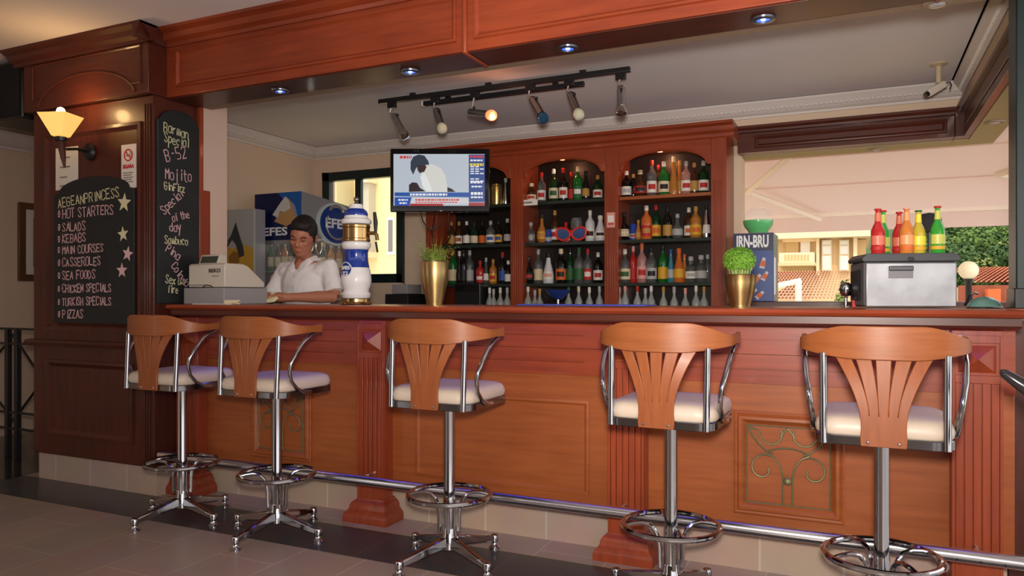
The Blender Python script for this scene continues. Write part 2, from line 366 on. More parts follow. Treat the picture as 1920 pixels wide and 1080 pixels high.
# ------------------------------------------------------------------ panelled pillar at the left
PX0, PX1, PY = -4.92, -3.80, 3.14
pl = tag(MB().box(PX0, PX1, PY, 3.49, .175, 2.40).build('pillar', M_dark_v, None, .006), 'wide mahogany panelled pillar left of the bar, darkened for falloff', 'pillar')
MB().box(PX0+.01, PX1-.01, PY+.03, 3.48, 0, .174).build('tiled_plinth', M_plinth, pl, smooth=0)
MB().frame(PX0+.14, PX1-.17, .30, .79, PY, [(0, 0), (.0, .012), (.02, .016), (.035, .004), (.045, -.0)]).build('panel_moulding', M_dark_v, pl, smooth=30)
MB().frame(PX0+.12, PX1-.10, .98, 2.25, PY, [(0, 0), (.0, .012), (.02, .016), (.035, .004), (.045, -.0)]).build('panel_moulding', M_dark_v, pl, smooth=30)
m = MB(); m.prism([(PY+.01, .875), (PY-.03, .88), (PY-.04, .9), (PY-.03, .915), (PY+.01, .92)], 'x', PX0-.04, PX1-.02); m.build('chair_rail', M_dark_h, pl, smooth=30)
for i in range(3):
    MB().box(PX1-.075+i*.02, PX1-.065+i*.02, PY-.008, PY+.004, .22, 2.35).build('reed', M_dark_v, pl, .003)
m = MB(); m.box(PX0-.04, PX1+.002, 3.10, 3.49, 2.401, 2.79); fr = m.build('frieze', M_dark_h, pl, .004)
# frieze moulding: a panel whose lower edge is an arch
def band(mb, pts, y, w=.018, h=.014):
    mb.tube([(x, y, z) for x, z in pts], w/2, 6)
cx = (PX0+PX1)/2-.0
arc = [(cx+.46*cos(a), 2.385+.20*sin(a)) for a in [pi*(.06+.88*i/24) for i in range(25)]]
m = MB(); band(m, arc, 3.10); band(m, [(cx+.50, 2.47), (cx+.50, 2.69), (cx-.50, 2.69), (cx-.50, 2.47), (cx-.43, 2.47)], 3.10); band(m, [(cx+.43, 2.47), (cx+.50, 2.47)], 3.10)
m.build('arch_moulding', M_dark_h, fr, smooth=40)
m = MB(); m.prism([(3.11, 2.70), (3.085, 2.70), (3.08, 2.72), (3.05, 2.735), (3.035, 2.76), (3.0, 2.775), (2.995, 2.789), (3.11, 2.789)], 'x', PX0-.12, PX1+.06)
m.build('cornice', M_dark_h, fr, smooth=25)
m = MB(); m.prism([(PX1+.0, 2.70), (PX1+.02, 2.70), (PX1+.03, 2.735), (PX1+.06, 2.775), (PX1+.06, 2.789), (PX1, 2.789)], 'y', 2.995, 3.225); m.build('cornice_return', M_dark_h, fr, smooth=25)
MB().box(PX1, PX1+.03, 3.455, 3.487, 1.16, 2.399).build('corner_strip', M_red_v, pl, .004)

# ------------------------------------------------------------------ bar counter
BX0, BX1 = -3.79, .545
bar = tag(MB().box(BX0, BX1, 3.38, 3.70, .175, 1.06).build('bar_counter', M_pan_h, None, .003), 'long panelled mahogany bar front with fluted pilasters', 'bar counter')
MB().box(BX0, BX1-.02, 3.41, 3.69, 0, .174).build('tiled_plinth', M_plinth, bar, smooth=0)
PIL = (-3.785, -2.435, -1.036, .328)
def grooved(mb, x0, x1, z0, z1, y, gx0, gx1):
    """board with one short horizontal groove"""
    zc = (z0+z1)/2; g = .003
    mb.box(x0, x1, y, 3.381, z0, zc-g); mb.box(x0, x1, y, 3.381, zc+g, z1)
    mb.box(x0, gx0, y, 3.381, zc-g, zc+g); mb.box(gx1, x1, y, 3.381, zc-g, zc+g); mb.box(gx0, gx1, y+.012, 3.381, zc-g, zc+g)
for i in range(3):
    x0, x1 = PIL[i]+.168, PIL[i+1]-.001
    for z0, z1 in ((.822, .947), (.950, 1.072)):
        m = MB(); grooved(m, x0, x1, z0, z1, 3.362, x0+.14, x1-.14); m.build('apron_board', M_red_h, bar, smooth=0)
MB().box(.497, BX1, 3.365, 3.381, .822, 1.072).build('apron_board', M_red_h, bar, smooth=0)
m = MB(); cornice(m, [(3.40, 1.072), (3.30, 1.072), (3.285, 1.09), (3.27, 1.092), (3.25, 1.10), (3.40, 1.10)], BX0+.03, BX1); m.build('cornice', M_red_h, bar, smooth=25)
for x in PIL:
    xa, xb = x, x+.167
    p = MB().box(xa, xb, 3.30, 3.381, .12, 1.07).build('pilaster', M_red_v, bar, .003)
    # fluted face board: five staves with dark grooves between
    n = 5; wv = .145/n; m = MB()
    m.box(xa, xa+.011, 3.288, 3.30, .12, 1.05); m.box(xb-.011, xb, 3.288, 3.30, .12, 1.05)
    for k in range(n): m.box(xa+.011+k*wv+.0025, xa+.011+(k+1)*wv-.0025, 3.288, 3.30, .2, .87)
    m.box(xa+.011, xb-.011, 3.288, 3.30, .12, .2); m.box(xa+.011, xb-.011, 3.288, 3.30, .87, .90); m.box(xa+.011, xb-.011, 3.288, 3.30, 1.022, 1.05)
    m.build('fluted_face', M_red_v, p, .0015)
    m = MB(); c = [(xa+.022, .91), (xb-.022, .91), (xb-.022, 1.013), (xa+.022, 1.013)]
    B = [m.v((u, 3.30, w_)) for u, w_ in c]; T = m.v(((xa+xb)/2, 3.262, .962))
    for k in range(4): m.f([B[k], B[(k+1) % 4], T])
    m.build('pyramid_block', M_red_v, p, smooth=0)
    R = []
    for out, z in ((0, .12), (.002, .112), (.02, .10), (.028, .085), (.03, .07), (.034, .062), (.05, .045), (.055, .03), (.055, 0)):
        R.append([(xa-out, 3.288-out, z), (xb+out, 3.288-out, z), (xb+out, 3.40, z), (xa-out, 3.40, z)])
    MB().loops(R).build('pilaster_base', M_red_v, p, smooth=25)
FR = [(0, 0), (0, .012), (.008, .016), (.016, .012), (.022, .02), (.034, .022), (.05, .004), (.056, 0)]
M_grille_back = M_pan_h
def spiral(cx, cz, r0, r1, a0, a1, n=26): return [(cx+(r0+(r1-r0)*i/n)*cos(a0+(a1-a0)*i/n), cz+(r0+(r1-r0)*i/n)*sin(a0+(a1-a0)*i/n)) for i in range(n+1)]
def grille(cx):
    f = MB().frame(cx-.2225, cx+.2225, .253, .70, 3.381, FR).build('grille_frame', M_pan_h, bar, smooth=30)
    m = MB(); y = 3.366; cz = .4765; h = .166
    def T(p, r=.0042): m.tube([(cx+a, y, cz+b) for a, b in p], r, 6)
    T([(-h, -h), (h, -h), (h, h), (-h, h), (-h, -h)], .004)
    for s in (-1, 1):
        T([(s*.019, -h), (s*.019, -.04), (s*.03, .0), (s*.055, .035), (s*.085, .05)])
        T([(s*a, b) for a, b in spiral(.098, -.018, .064, .018, pi/2+.5, -pi*1.15)])
        T([(s*.162, .160), (s*.145, .125), (s*.12, .088), (s*.09, .062), (s*.06, .05)]); T([(s*.085, .055), (s*.06, .066), (s*.03, .074), (0, .076)])
        T([(s*.16, .158), (s*.13, .15), (s*.114, .142)]+[(s*(.068+.046*cos(a)), .135+.046*sin(a)) for a in [-pi*.02-pi*i/14 for i in range(15)]]+[(s*.026, .155)])
        T([(0, .16), (s*.03, .125)])
    g = m.build('scrollwork', M_verd, f, smooth=60)
    MB().ball((cx, y-.004, cz-.062), .017, 12, 8).build('boss', M_verd, f)
grille(-3.037); grille(-.267)
MB().frame(-2.122, -1.157, .25, .70, 3.381, [(0, 0), (0, .007), (.006, .009), (.014, .009), (.02, .003), (.024, 0)]).build('panel_moulding', M_pan_h, bar, smooth=30)
rl = MB().tube([(-3.78, 3.17, .25), (.9, 3.17, .25)], .026, 18).build('foot_rail', M_rail, bar)
for x in PIL[1:]:
    MB().tube([(x+.08, 3.285, .25), (x+.08, 3.19, .25)], .012, 10).build('rail_bracket', M_rail, rl)
for x0, k in ((-1.08, 2), (.33, 3)):
    for j in range(k): MB().ball((x0+j*.075, 3.1455, .242), .0045, 8, 5).build('rail_hole', M_under, rl)
ct = MB()
ct.prism([(3.83, 1.12), (3.83, 1.15), (3.14, 1.15), (3.128, 1.147), (3.12, 1.135), (3.128, 1.124), (3.14, 1.12)], 'x', -3.68, .535)
ct = tag(ct.build('countertop', M_red_h, None, smooth=40), 'glossy mahogany countertop along the whole bar', 'countertop')
m = MB(); m.prism([(3.40, 1.101), (3.24, 1.101), (3.24, 1.1005), (3.18, 1.1), (3.176, 1.086), (3.158, 1.084), (3.15, 1.092), (3.15, 1.119), (3.40, 1.119)], 'x', -3.67, .53); m.build('nosing', M_dark_h, ct, smooth=40)
MB().box(-3.79, -3.681, 3.50, 3.83, 1.12, 1.15).build('end_filler', M_red_h, ct, smooth=0)
led = MB().box(-3.62, .50, 3.195, 3.212, 1.0935, 1.0985).build('led_strip', mat('blue_led_strip', L(40, 40, 200), .4, emit=(.10, .09, 1, 1), es=13), ct, smooth=0)
M_ringd = mat('smoked_metal', (.1, .1, .11, 1), .2, .9)
# ------------------------------------------------------------------ bar stools
def horseshoe(n=48):
    """back rail outline from one arm tip round to the other: (x, y, arc position -1..1)"""
    rx, ry, yc, tip = .25, .155, -.075, .035
    P = []
    for i in range(7): t = i/6; P.append((-rx, tip+(yc-tip)*t))
    for i in range(1, n): a = pi+pi*i/n; P.append((rx*cos(a), yc+ry*sin(a)))
    for i in range(7): t = i/6; P.append((rx, yc+(tip-yc)*t))
    return P
def sstep(a, b, x):
    t = min(1, max(0, (x-a)/(b-a))); return t*t*(3-2*t)
def rounded_square(hx, hy, r, n=8):
    P = []
    for sx, sy, a0 in ((1, 1, 0), (-1, 1, pi/2), (-1, -1, pi), (1, -1, 3*pi/2)):
        for i in range(n+1): a = a0+pi/2*i/n; P.append((sx*(hx-r)+r*cos(a), sy*(hy-r)+r*sin(a)))
    return P
def make_stool(label, x, y, rz=0, leg_turn=0):
    t = thing('bar_stool', (x, y, 0), label, 'bar stool', None, rz)
    MB().lathe([(.02, .06), (.036, .062), (.036, .115), (.03, .125), (.03, .15), (.028, .155)], 24).build('hub', M_chrome, t)
    for k in range(4):
        a = leg_turn+k*pi/2-.03; c, s_ = cos(a), sin(a)
        R = lambda u, v, z: (u*c-v*s_, u*s_+v*c, z)
        l = MB().hexa([R(.03, -.02, .068), R(.265, -.014, .036), R(.265, .014, .036), R(.03, .02, .068), R(.03, -.016, .118), R(.265, -.011, .062), R(.265, .011, .062), R(.03, .016, .118)]).build('leg', M_chrome, t, .006)
        MB().lathe([(.001, .0), (.027, .0), (.027, .006), (.017, .016), (.014, .03), (.019, .036), (.02, .058), (.016, .066), (.001, .07)], 16, R(.268, 0, 0)).build('foot_pad', M_chrome, l)
    MB().lathe([(.027, .15), (.027, .29), (.0245, .30), (.0245, .712)], 24).build('column', M_chrome, t)
    rg = MB().tube([(.185*cos(2*pi*i/40), .185*sin(2*pi*i/40), .303) for i in range(40)], .0115, 10, True).build('foot_ring', M_chrome, t)
    for k in range(4):
        a = leg_turn+pi/4+k*pi/2; c, s_ = cos(a), sin(a)
        MB().tube([(r*c, r*s_, z) for r, z in ((.183, .303), (.15, .312), (.115, .315), (.085, .308), (.062, .285), (.05, .255), (.045, .22), (.043, .14))], .0085, 8).build('spoke', M_chrome, rg)
    o = rounded_square(.205, .205, .07)
    m = MB(); m.mi = 1
    m.loops([[(u*k, v*k, z) for u, v in o] for k, z in ((.9, .714), (1.0, .714))], cap=False); m.f([m.v((u*.9, v*.9, .714)) for u, v in o]); m.mi = 0
    m.loops([[(u*k, v*k, z) for u, v in o] for k, z in ((1.0, .714), (1.012, .716), (1.012, .742), (1.0, .745), (.9, .745))], cap=False)
    sf = m.build('seat_frame', [M_chrome_refl, M_under], t)
    m = MB(); m.loops([[(u*k, v*k, z) for u, v in o] for k, z in ((.97, .742), (1.0, .752), (1.01, .768), (.99, .785), (.95, .797), (.86, .805), (.6, .81), (.2, .811))])
    m.build('seat_cushion', M_cushion, t, smooth=80)
    # bent wooden back and arms in one piece
    P = horseshoe(); n = len(P); Rr = []
    for i, (px, py) in enumerate(P):
        a, b = P[max(0, i-1)], P[min(n-1, i+1)]; tx, ty = b[0]-a[0], b[1]-a[1]; l = sqrt(tx*tx+ty*ty); nx, ny = ty/l, -tx/l
        ang = abs(math.atan2(px, -(py+.05)))                       # 0 at the middle of the back
        zt = 1.103-.046*sstep(radians(34), radians(84), ang)+.008*sstep(radians(95), radians(112), ang); zb = .996+.027*sstep(radians(25), radians(95), ang)
        w = .0085; e = .0022; lean = 0
        q = lambda s_, z: (px+nx*s_*1.0+nx*lean*(z-1.0)/.1, py+ny*s_+ny*lean*(z-1.0)/.1, z)
        Rr.append([q(-w+e, zb), q(w-e, zb), q(w, zb+e), q(w, zt-e), q(w-e, zt), q(-w+e, zt), q(-w, zt-e), q(-w, zb+e)])
    MB().loops(Rr).build('backrest', M_stool, t, smooth=28)
    # fan-shaped splat of five slats growing out of one piece
    m = MB(); ys = lambda x, z: -.214+( -.075-.155*sqrt(max(0, 1-(x/.25)**2))+.018+.214)*sstep(.8, 1.02, z)
    def slab(rows, th=.011):
        R = [[(xa, ys(xa, z)-th/2, z), (xb, ys(xb, z)-th/2, z), (xb, ys(xb, z)+th/2, z), (xa, ys(xa, z)+th/2, z)] for xa, xb, z in rows]
        m.loops(R)
    slab([(-.066, .066, .716), (-.068, .068, .74), (-.066, .066, .77), (-.0665, .0665, .80), (-.07, .07, .815)])
    for k in range(-2, 3):
        rows = []
        for i in range(9):
            q = i/8; z = .81+q*.21; xc = k*(.0272+(.0645-.0272)*q**1.5); hw = .0131+(.0238-.0131)*q**.9
            rows.append((xc-hw, xc+hw, z))
        slab(rows)
    sp = m.build('splat', M_splat, t, .002)
    for s_ in (-1, 1): MB().ball((s_*.045, -.222, .73), .0055, 8, 5, 1, .6).build('screw', M_chrome, sp)
    for s_ in (-1, 1):
        MB().tube([(s_*.178, -.2, .716), (s_*.179, -.194, .85), (s_*.18, -.186, 1.012)], .0125, 12).build('upright', M_chrome, t)
        MB().tube([(s_*(.215+.03*q), yy, zz) for yy, zz, q in ((.0, 1.018, 1), (-.035, 1.008, 1), (-.085, .978, .9), (-.13, .925, .7), (-.155, .88, .4), (-.158, .84, .2), (-.14, .795, 0), (-.1, .755, 0), (-.05, .732, 0), (.0, .728, 0))], .0095, 10).build('arm_tube', M_chrome, t, smooth=60)
    return t
STOOLS = [(-3.31, 2.915, 0, -.1, 'bar stool in front of the panelled pillar and slate menu boards'),
          (-2.655, 2.92, 0, 0, 'bar stool below the cash register end, beside the first grille'),
          (-1.673, 2.945, 0, -.38, 'bar stool with cream seat before the plain moulded bar panel'),
          (-.6605, 2.912, -.03, -.3, 'bar stool standing beside the third fluted pilaster and rail'),
          (.077, 2.877, .0, -.2, 'nearest bar stool, beside the right end pilaster')]
for x, y, rz, lt, lb in STOOLS: make_stool(lb, x, y, rz, lt)
# an armchair at bar height, nearly all of it outside the picture at the right
ac = thing('armchair', (.706, 2.2, 0), 'chair cut off by the right edge, only a dark arm tip showing', 'chair')
MB().box(-.2, .28, -.24, .24, .70, .76).build('seat', M_black, ac, .02)
MB().box(.25, .30, -.22, .22, .762, 1.2).build('backrest', M_black, ac, .015)
for u in (-.17, .25):
    for v in (-.2, .2): MB().tube([(u*1.1, v*1.1, 0), (u, v, .70)], .014, 10).build('leg', M_chrome, ac)
for v in (-.25, .25):
    MB().tube([(.27, v, .90), (.1, v, .89), (-.15, v, .905), (-.28, v, .945), (-.335, v, .985), (-.345, v, .993)], [.016, .022, .024, .022, .014, .005], 10).build('arm', M_ringd, ac, smooth=60)
    MB().tube([(-.1, v*.9, .73), (-.1, v, .895)], .011, 8).build('arm_post', M_chrome, ac)
# ------------------------------------------------------------------ boards, papers and lamp on the pillar
by = 3.122
def arch_board(u0, u1, z0, zs, zt, n=20):
    c = (u0+u1)/2; h = (u1-u0)/2; k = h*.86
    top = [(c+k*cos(pi*i/n), zs+.01+(zt-zs-.01)*sin(pi*i/n)) for i in range(n+1)]
    return [(u0, z0), (u1, z0), (u1, zs-.02), (u1-.0, zs)]+top+[(u0, zs), (u0, zs-.02)]
mb1 = tag(MB().prism(arch_board(-4.69, -3.947, 1.03, 1.85, 1.945), 'y', by, PY-.001).build('menu_board', M_board, None, .003), 'wide arched chalkboard listing menu courses on the pillar front', 'chalkboard')
put1 = lambda u, v: (u, by-.0015, v)
m = MB()
chalk(m, 'AEGEANPRINCESS', put1, -4.64, 1.765, .058, .0036, 1.12, .07)
m.build('chalk_heading', M_chalky, mb1, smooth=0)
for i, (tx, v, h) in enumerate((('HOT STARTERS', 1.695, .06), ('SALADS', 1.612, .055), ('KEBABS', 1.54, .055), ('MAIN COURSES', 1.468, .05), ('CASSEROLES', 1.388, .053), ('SEA FOODS', 1.305, .053), ('CHICKEN SPECIALS', 1.222, .05), ('TURKISH SPECIALS', 1.14, .05), ('PIZZAS', 1.058, .052))):
    m = MB(); chalk(m, '*', put1, -4.645, v, h*.95, .0042)
    chalk(m, tx, put1, -4.60, v, h*.95, .0036, 1.12 if len(tx) < 13 else 1.0, .015)
    m.build('chalk_line', M_chalkp, mb1, smooth=0)
def star(mb, put, cu, cv, r, rot=.0):
    P = [put(cu+(r if k % 2 == 0 else r*.42)*sin(rot+k*pi/5), cv+(r if k % 2 == 0 else r*.42)*cos(rot+k*pi/5)) for k in range(10)]
    C = mb.v(put(cu, cv)); V = [mb.v(p) for p in P]
    for k in range(10): mb.f([V[k], V[(k+1) % 10], C])
for cu, cv, r, ro, mt in ((-4.03, 1.765, .062, .1, M_chalky), (-4.04, 1.575, .05, -.1, M_chalky), (-4.00, 1.455, .05, .2, M_chalkp), (-4.05, 1.355, .05, 0, M_chalkp)):
    m = MB(); star(m, put1, cu, cv, r, ro); m.build('chalk_star', mt, mb1, smooth=0)
sx = -3.776
mb2 = tag(MB().prism(arch_board(3.15, 3.47, 1.155, 2.255, 2.335), 'x', PX1+.001, sx).build('drinks_board', M_board, None, .003), 'narrow tall arched chalkboard of cocktails on the pillar side', 'chalkboard')
put2 = lambda u, v: (sx+.0015, u, v)
def sidetext(mt, items):
    for tx, px, py, h, a, ad in items:
        m = MB(); _, u, v = atx(px, py, sx); chalk(m, tx, put2, u, v, h, .003, ad*1.12, a); m.build('chalk_line', mt, mb2, smooth=0)
sidetext(M_chalky, (('Barman', 307, 246, .058, -.06, .74), ('Special', 308, 266, .056, .0, .72), ('GinFizz', 308, 356, .046, .02, .74), ('Sambuca', 309, 456, .045, 0, .76), ('Sex on', 310, 531, .046, -.05, .74), ('fire', 314, 548, .042, -.05, .72)))
sidetext(M_chalkp, (('B-52', 312, 302, .072, .3, .80), ('Mojito', 310, 335, .066, .04, .74), ('Special', 308, 402, .05, .75, .86), ('of the', 324, 416, .046, .3, .72), ('day', 318, 434, .052, .1, .80), ('Pina', 310, 470, .052, -.55, .82), ('Colada', 320, 500, .05, -.85, .84)))
# paper notice and no-smoking sign
nt_ = tag(MB().box(-4.69, -4.475, PY-.004, PY-.001, 1.88, 2.15).build('paper_notice', M_paper, None, smooth=0), 'white paper notice pinned behind the glowing wall lamp', 'paper')
m = MB()
for v, w_ in ((2.08, .10), (2.02, .11), (1.955, .07), (1.90, .12)):
    for k in range(int(w_/.014)): m.box(-4.645+k*.014, -4.645+k*.014+.010, PY-.0055, PY-.004, v, v+.010)
m.build('typing', M_grey, nt_, smooth=0)
ns = tag(MB().box(-4.075, -3.945, PY-.004, PY-.001, 1.855, 2.12).build('no_smoking_sign', M_paper, None, smooth=0), 'white no smoking sign with red ring and red lettering', 'sign')
cxs, czs = -4.012, 2.055; y = PY-.0055
m = MB(); m.tube([(cxs+.034*cos(2*pi*i/28), y, czs+.034*sin(2*pi*i/28)) for i in range(28)], .004, 6, True); m.tube([(cxs-.024, y, czs+.024), (cxs+.024, y, czs-.024)], .0035, 6)
print_mesh(m, 'SIGARA', .03, lambda u, v: (cxs+u, y, 1.985+v), .10, .002)
m.build('ring', M_redp, ns, smooth=40)
m = MB(); m.box(cxs-.022, cxs+.02, y, y+.002, czs-.006, czs+.002); m.tube([(cxs+.014, y, czs+.004), (cxs+.018, y, czs+.014), (cxs+.01, y, czs+.02)], .002, 5)
for k in range(5): m.box(cxs-.045, cxs+.04-.012*(k % 2), y, y+.0015, 1.945-k*.014, 1.951-k*.014)
m.build('print', M_grey, ns, smooth=0)
# uplighter lamp
M_shade = mat('frosted_amber_glass', L(255, 226, 160), .5, emit=L(255, 196, 88), es=.75)
M_bulb = mat('lit_bulb', (1, .9, .6, 1), .4, emit=L(255, 236, 190), es=9)
lx, ly = -4.335, 2.93
sc = thing('wall_lamp', (lx, ly, 2.0), 'lit uplighter wall lamp with amber glass shade on the pillar', 'wall lamp')
MB().lathe([(.001, 0), (.05, 0), (.056, .012), (.04, .03), (.001, .034)], 24).build('wall_plate', M_black, sc, loc=(-.02, PY-ly-.001, .10), rot=(pi/2, 0, 0))
MB().tube([(-.02, PY-ly-.03, .10), (.0, .10, .10), (.01, .03, .085)], .008, 8).build('bracket_arm', M_black, sc)
MB().tube([(.035, 0, -.03), (.02, 0, .04), (.0, 0, .13)], [.006, .016, .024], 12).build('stem', wood('lamp_stem_wood', L(96, 52, 32), L(60, 30, 20), (30, 30, 5)), sc)
MB().lathe([(.022, .125), (.034, .13), (.036, .15), (.028, .155)], 20).build('cup', M_black, sc)
m = MB(); m.lathe([(.034, .152), (.05, .158), (.123, .285), (.119, .285), (.048, .165), (.03, .16)], 4); m.build('shade', M_shade, sc, rot=(0, 0, YAW+pi/4-.1), smooth=0)
MB().ball((0, 0, .308), .024, 14, 10).build('bulb', M_bulb, sc)
light('wall_lamp_light', 'POINT', (lx, ly, 2.37), 3.5, (1, .62, .25), .04)

# ------------------------------------------------------------------ things hung up: speaker, picture, railing
spk = thing('loudspeaker', (-5.22, 3.3, 2.38), 'black box loudspeaker hung under the ceiling left of the pillar', 'loudspeaker')
MB().box(-.2, .21, -.18, .18, 0, .385).build('cabinet', M_black, spk, .012)
MB().box(-.18, .19, -.188, -.181, .02, .365).build('grille', mat('speaker_cloth', (.006, .006, .007, 1), .9), spk, .004)
MB().box(-.03, .03, -.05, .05, .386, .41).build('bracket', M_black, spk)
MB().tube([(.16, .19, .02), (.19, .2, -.02), (.21, .19, .03)], .006, 6).build('cable', M_black, spk)
pf = tag(MB().box(-6.649, -6.62, 4.10, 4.62, 1.33, 2.02).build('picture_frame', wood('gilt_frame', L(120, 84, 52), L(84, 56, 34), WH), None, .006), 'brown framed picture on the far left wall', 'picture')
MB().box(-6.621, -6.615, 4.16, 4.56, 1.39, 1.96).build('mount', M_paper, pf, smooth=0)
MB().box(-6.616, -6.612, 4.22, 4.50, 1.46, 1.89).build('print', mat('picture_print', L(110, 100, 84), .6, var=.6, vscale=5), pf, smooth=0)
rl_ = thing('railing', (-5.9, 3.5, 0), 'black wrought iron railing beside the pillar at far left', 'railing')
for xx in (.12, .23, -.62): MB().box(xx-.018, xx+.018, -.018, .018, .0, .96).build('post', M_black, rl_, .002)
for zz in (.955, .845, .21, .33): MB().box(-.74, .98, -.012, .012, zz-.008, zz+.008).build('rail', M_black, rl_, .002)
for x0, x1 in ((.25, .8), (-.6, .10)):
    for za, zb in ((.84, .335), (.335, .84)):
        MB().tube([(x0, 0, za), (x1, 0, zb)], .009, 8).build('diagonal', M_black, rl_)
    MB().ball(((x0+x1)/2, 0, .588), .03, 12, 8).build('knot', M_black, rl_)
for zz in (.24, .87):
    m = MB(); m.tube([(.135, 0, zz), (.215, 0, zz+.07)], .006, 6); m.tube([(.135, 0, zz+.07), (.215, 0, zz)], .006, 6); m.build('cross', M_black, rl_)

# ------------------------------------------------------------------ ceiling: downlights, track spots, camera
M_ledb = mat('blue_led_lens', L(60, 90, 220), .3, emit=L(70, 110, 255), es=1.6)
M_core = mat('blue_led_core', L(220, 230, 255), .3, emit=L(190, 210, 255), es=5)
M_ring = mat('dark_nickel', (.12, .13, .16, 1), .3, .8)
names = ('first blue downlight from the pillar in the header beam soffit', 'second blue downlight from the pillar in the beam soffit', 'third blue downlight from the pillar, above the blue patch', 'blue downlight nearest the right end of the header beam')
for i, xx in enumerate((-3.03, -2.145, -1.258, -.365)):
    d = thing('downlight', (xx, 3.36, 2.392), names[i], 'downlight', 'blue downlights in the beam')
    MB().lathe([(.028, .0), (.03, -.012), (.05, -.010), (.052, -.002), (.028, -.001)], 28, cap=False).build('trim_ring', M_ring, d)
    MB().lathe([(.001, -.006), (.029, -.006), (.029, -.002), (.001, -.002)], 24).build('lens', M_ledb, d)
    MB().ball((0, 0, -.007), .011, 12, 8, 1, 1, .4).build('bulb', M_core, d)
    light('downlight_glow', 'SPOT', (xx, 3.36, 2.375), 6, (.2, .25, 1), .02, (xx, 3.36, 0), spot_size=.8, spot_blend=.8)
M_off = mat('unlit_lens', L(170, 172, 180), .25, coat=.4)
def odd_downlight(p, lb):
    d = thing('downlight', p, lb, 'downlight')
    MB().lathe([(.034, .0), (.036, -.012), (.056, -.010), (.058, -.001), (.034, -.001)], 28, cap=False).build('trim_ring', M_soff, d)
    MB().lathe([(.001, -.014), (.024, -.012), (.034, -.006), (.034, -.002), (.001, -.002)], 24).build('lens', M_off, d)
odd_downlight((.14, 6.44, 2.34), 'small unlit downlight under the rear window header')
odd_downlight((.82, 5.75, 2.34), 'small unlit downlight under the right side soffit')
odd_downlight((.30, 3.515, 2.405), 'round sensor under the back edge of the front beam')
TY, TZ = 4.89, 2.73
tr = tag(MB().box(-3.41, -1.385, TY-.017, TY+.017, TZ-.022, TZ+.012).build('track_rail', M_black, None, .003), 'long black ceiling track carrying six chrome spotlights', 'light track')
for xx in (-3.1, -2.45, -1.72): MB().box(xx-.022, xx+.022, TY-.012, TY+.012, TZ+.0125, 2.76).build('clip', M_black, tr)
t2 = tag(MB().box(-3.12, -1.78, TY+.18, TY+.215, TZ-.022, TZ+.012).build('track_rail', M_black, None, .003), 'shorter black ceiling track behind the long spotlight track', 'light track')
MB().box(-3.132, -3.121, TY+.178, TY+.217, TZ-.024, TZ+.014).build('end_cap', M_white, t2)
for xx in (-2.9, -2.0): MB().box(xx-.02, xx+.02, TY+.185, TY+.21, TZ+.0125, 2.76).build('clip', M_black, t2)
M_lamp_warm = mat('lit_red_lamp', (1, .5, .3, 1), .3, emit=L(255, 112, 62), es=1.7)
M_lamp_b = mat('blue_lamp_glass', L(60, 110, 150), .08, .6); M_lamp_w = mat('pale_lamp_glass', L(216, 214, 186), .2); M_lamp_m = mat('mirrored_lamp', (.75, .73, .7, 1), .08, 1)
# x on the track, where the lamp end points, lamp material, name
for xx, px, py, mt, lb in ((-3.29, (757, 251), 0, M_lamp_m, 'chrome spotlight at the left end of the ceiling track'), (-2.90, (828, 238), 0, M_lamp_w, 'short dark spotlight, second from left on the track'),
        (-2.56, (930, 218), 0, M_lamp_warm, 'lit spotlight with glowing orange lamp on the track'), (-2.115, (1017, 219), 0, M_lamp_b, 'spotlight with blue tinted lamp on the ceiling track'),
        (-1.82, (1084, 212), 0, M_lamp_w, 'spotlight with pale cream lamp, second from right'), (-1.45, (1165, 205), 0, M_lamp_m, 'chrome spotlight at the right end of the ceiling track')):
    s = thing('spotlight', (xx, TY, TZ-.022), lb, 'spotlight', 'spotlights on the ceiling track')
    MB().box(-.035, .035, -.016, .016, -.045, .001).build('adapter', M_black, s, .003)
    e = Vector(at(px[0], px[1], TY-.05))-Vector((xx, TY, TZ-.022))          # lamp end, local
    h = Vector((e.x*.18, -.0, -.115))
    if mt is M_lamp_warm: h = Vector((-.03, .0, -.15)); e = Vector((.17, -.09, -.21))
    ax = (e-h).normalized(); ln = (e-h).length
    MB().tube([(-.008, 0, -.044), (-.02, .0, -.08), tuple(h)], .006, 8).build('stem', M_steel, s)
    q = ax.to_track_quat('Z', 'Y').to_euler(); ln = max(ln, .14)
    b = MB().lathe([(.001, -.03), (.016, -.028), (.027, -.015), (.029, 0), (.029, ln-.03), (.032, ln-.02), (.001, ln-.022)], 20).build('barrel', M_steel if mt is M_lamp_m else mat('smoked_chrome', (.4, .39, .38, 1), .15, 1), s, rot=q, loc=h)
    MB().lathe([(.028, ln-.0195), (.038, ln+.0), (.04, ln+.02), (.033, ln+.038), (.016, ln+.046), (.001, ln+.048)], 20).build('lamp', mt, s, rot=q, loc=h)
    MB().ball((.0, .036, .02), .011, 10, 7).build('knob', M_black, s, rot=q, loc=h)
light('spot_glow', 'POINT', (-2.36, TY-.12, TZ-.26), 2.5, (1, .4, .2), .03)
cv = thing('security_camera', (.497, 5.75, 2.76), 'small cream security camera hanging from the ceiling corner', 'camera')
MB().lathe([(.055, 0), (.055, -.008), (.03, -.016), (.017, -.02), (.017, -.13), (.001, -.135)], 20).build('stem', mat('cream_plastic', L(200, 182, 150), .5), cv)
MB().box(-.02, .02, -.085, .05, -.024, .024).build('body', mat('camera_white', L(216, 208, 196), .4), cv, .006, loc=(0, 0, -.16), rot=(radians(30), 0, radians(-62)))
MB().lathe([(.001, 0), (.018, 0), (.018, .03), (.001, .03)], 16).build('lens', M_black, cv, loc=(-.058, -.031, -.198), rot=(radians(120), 0, radians(-62)))
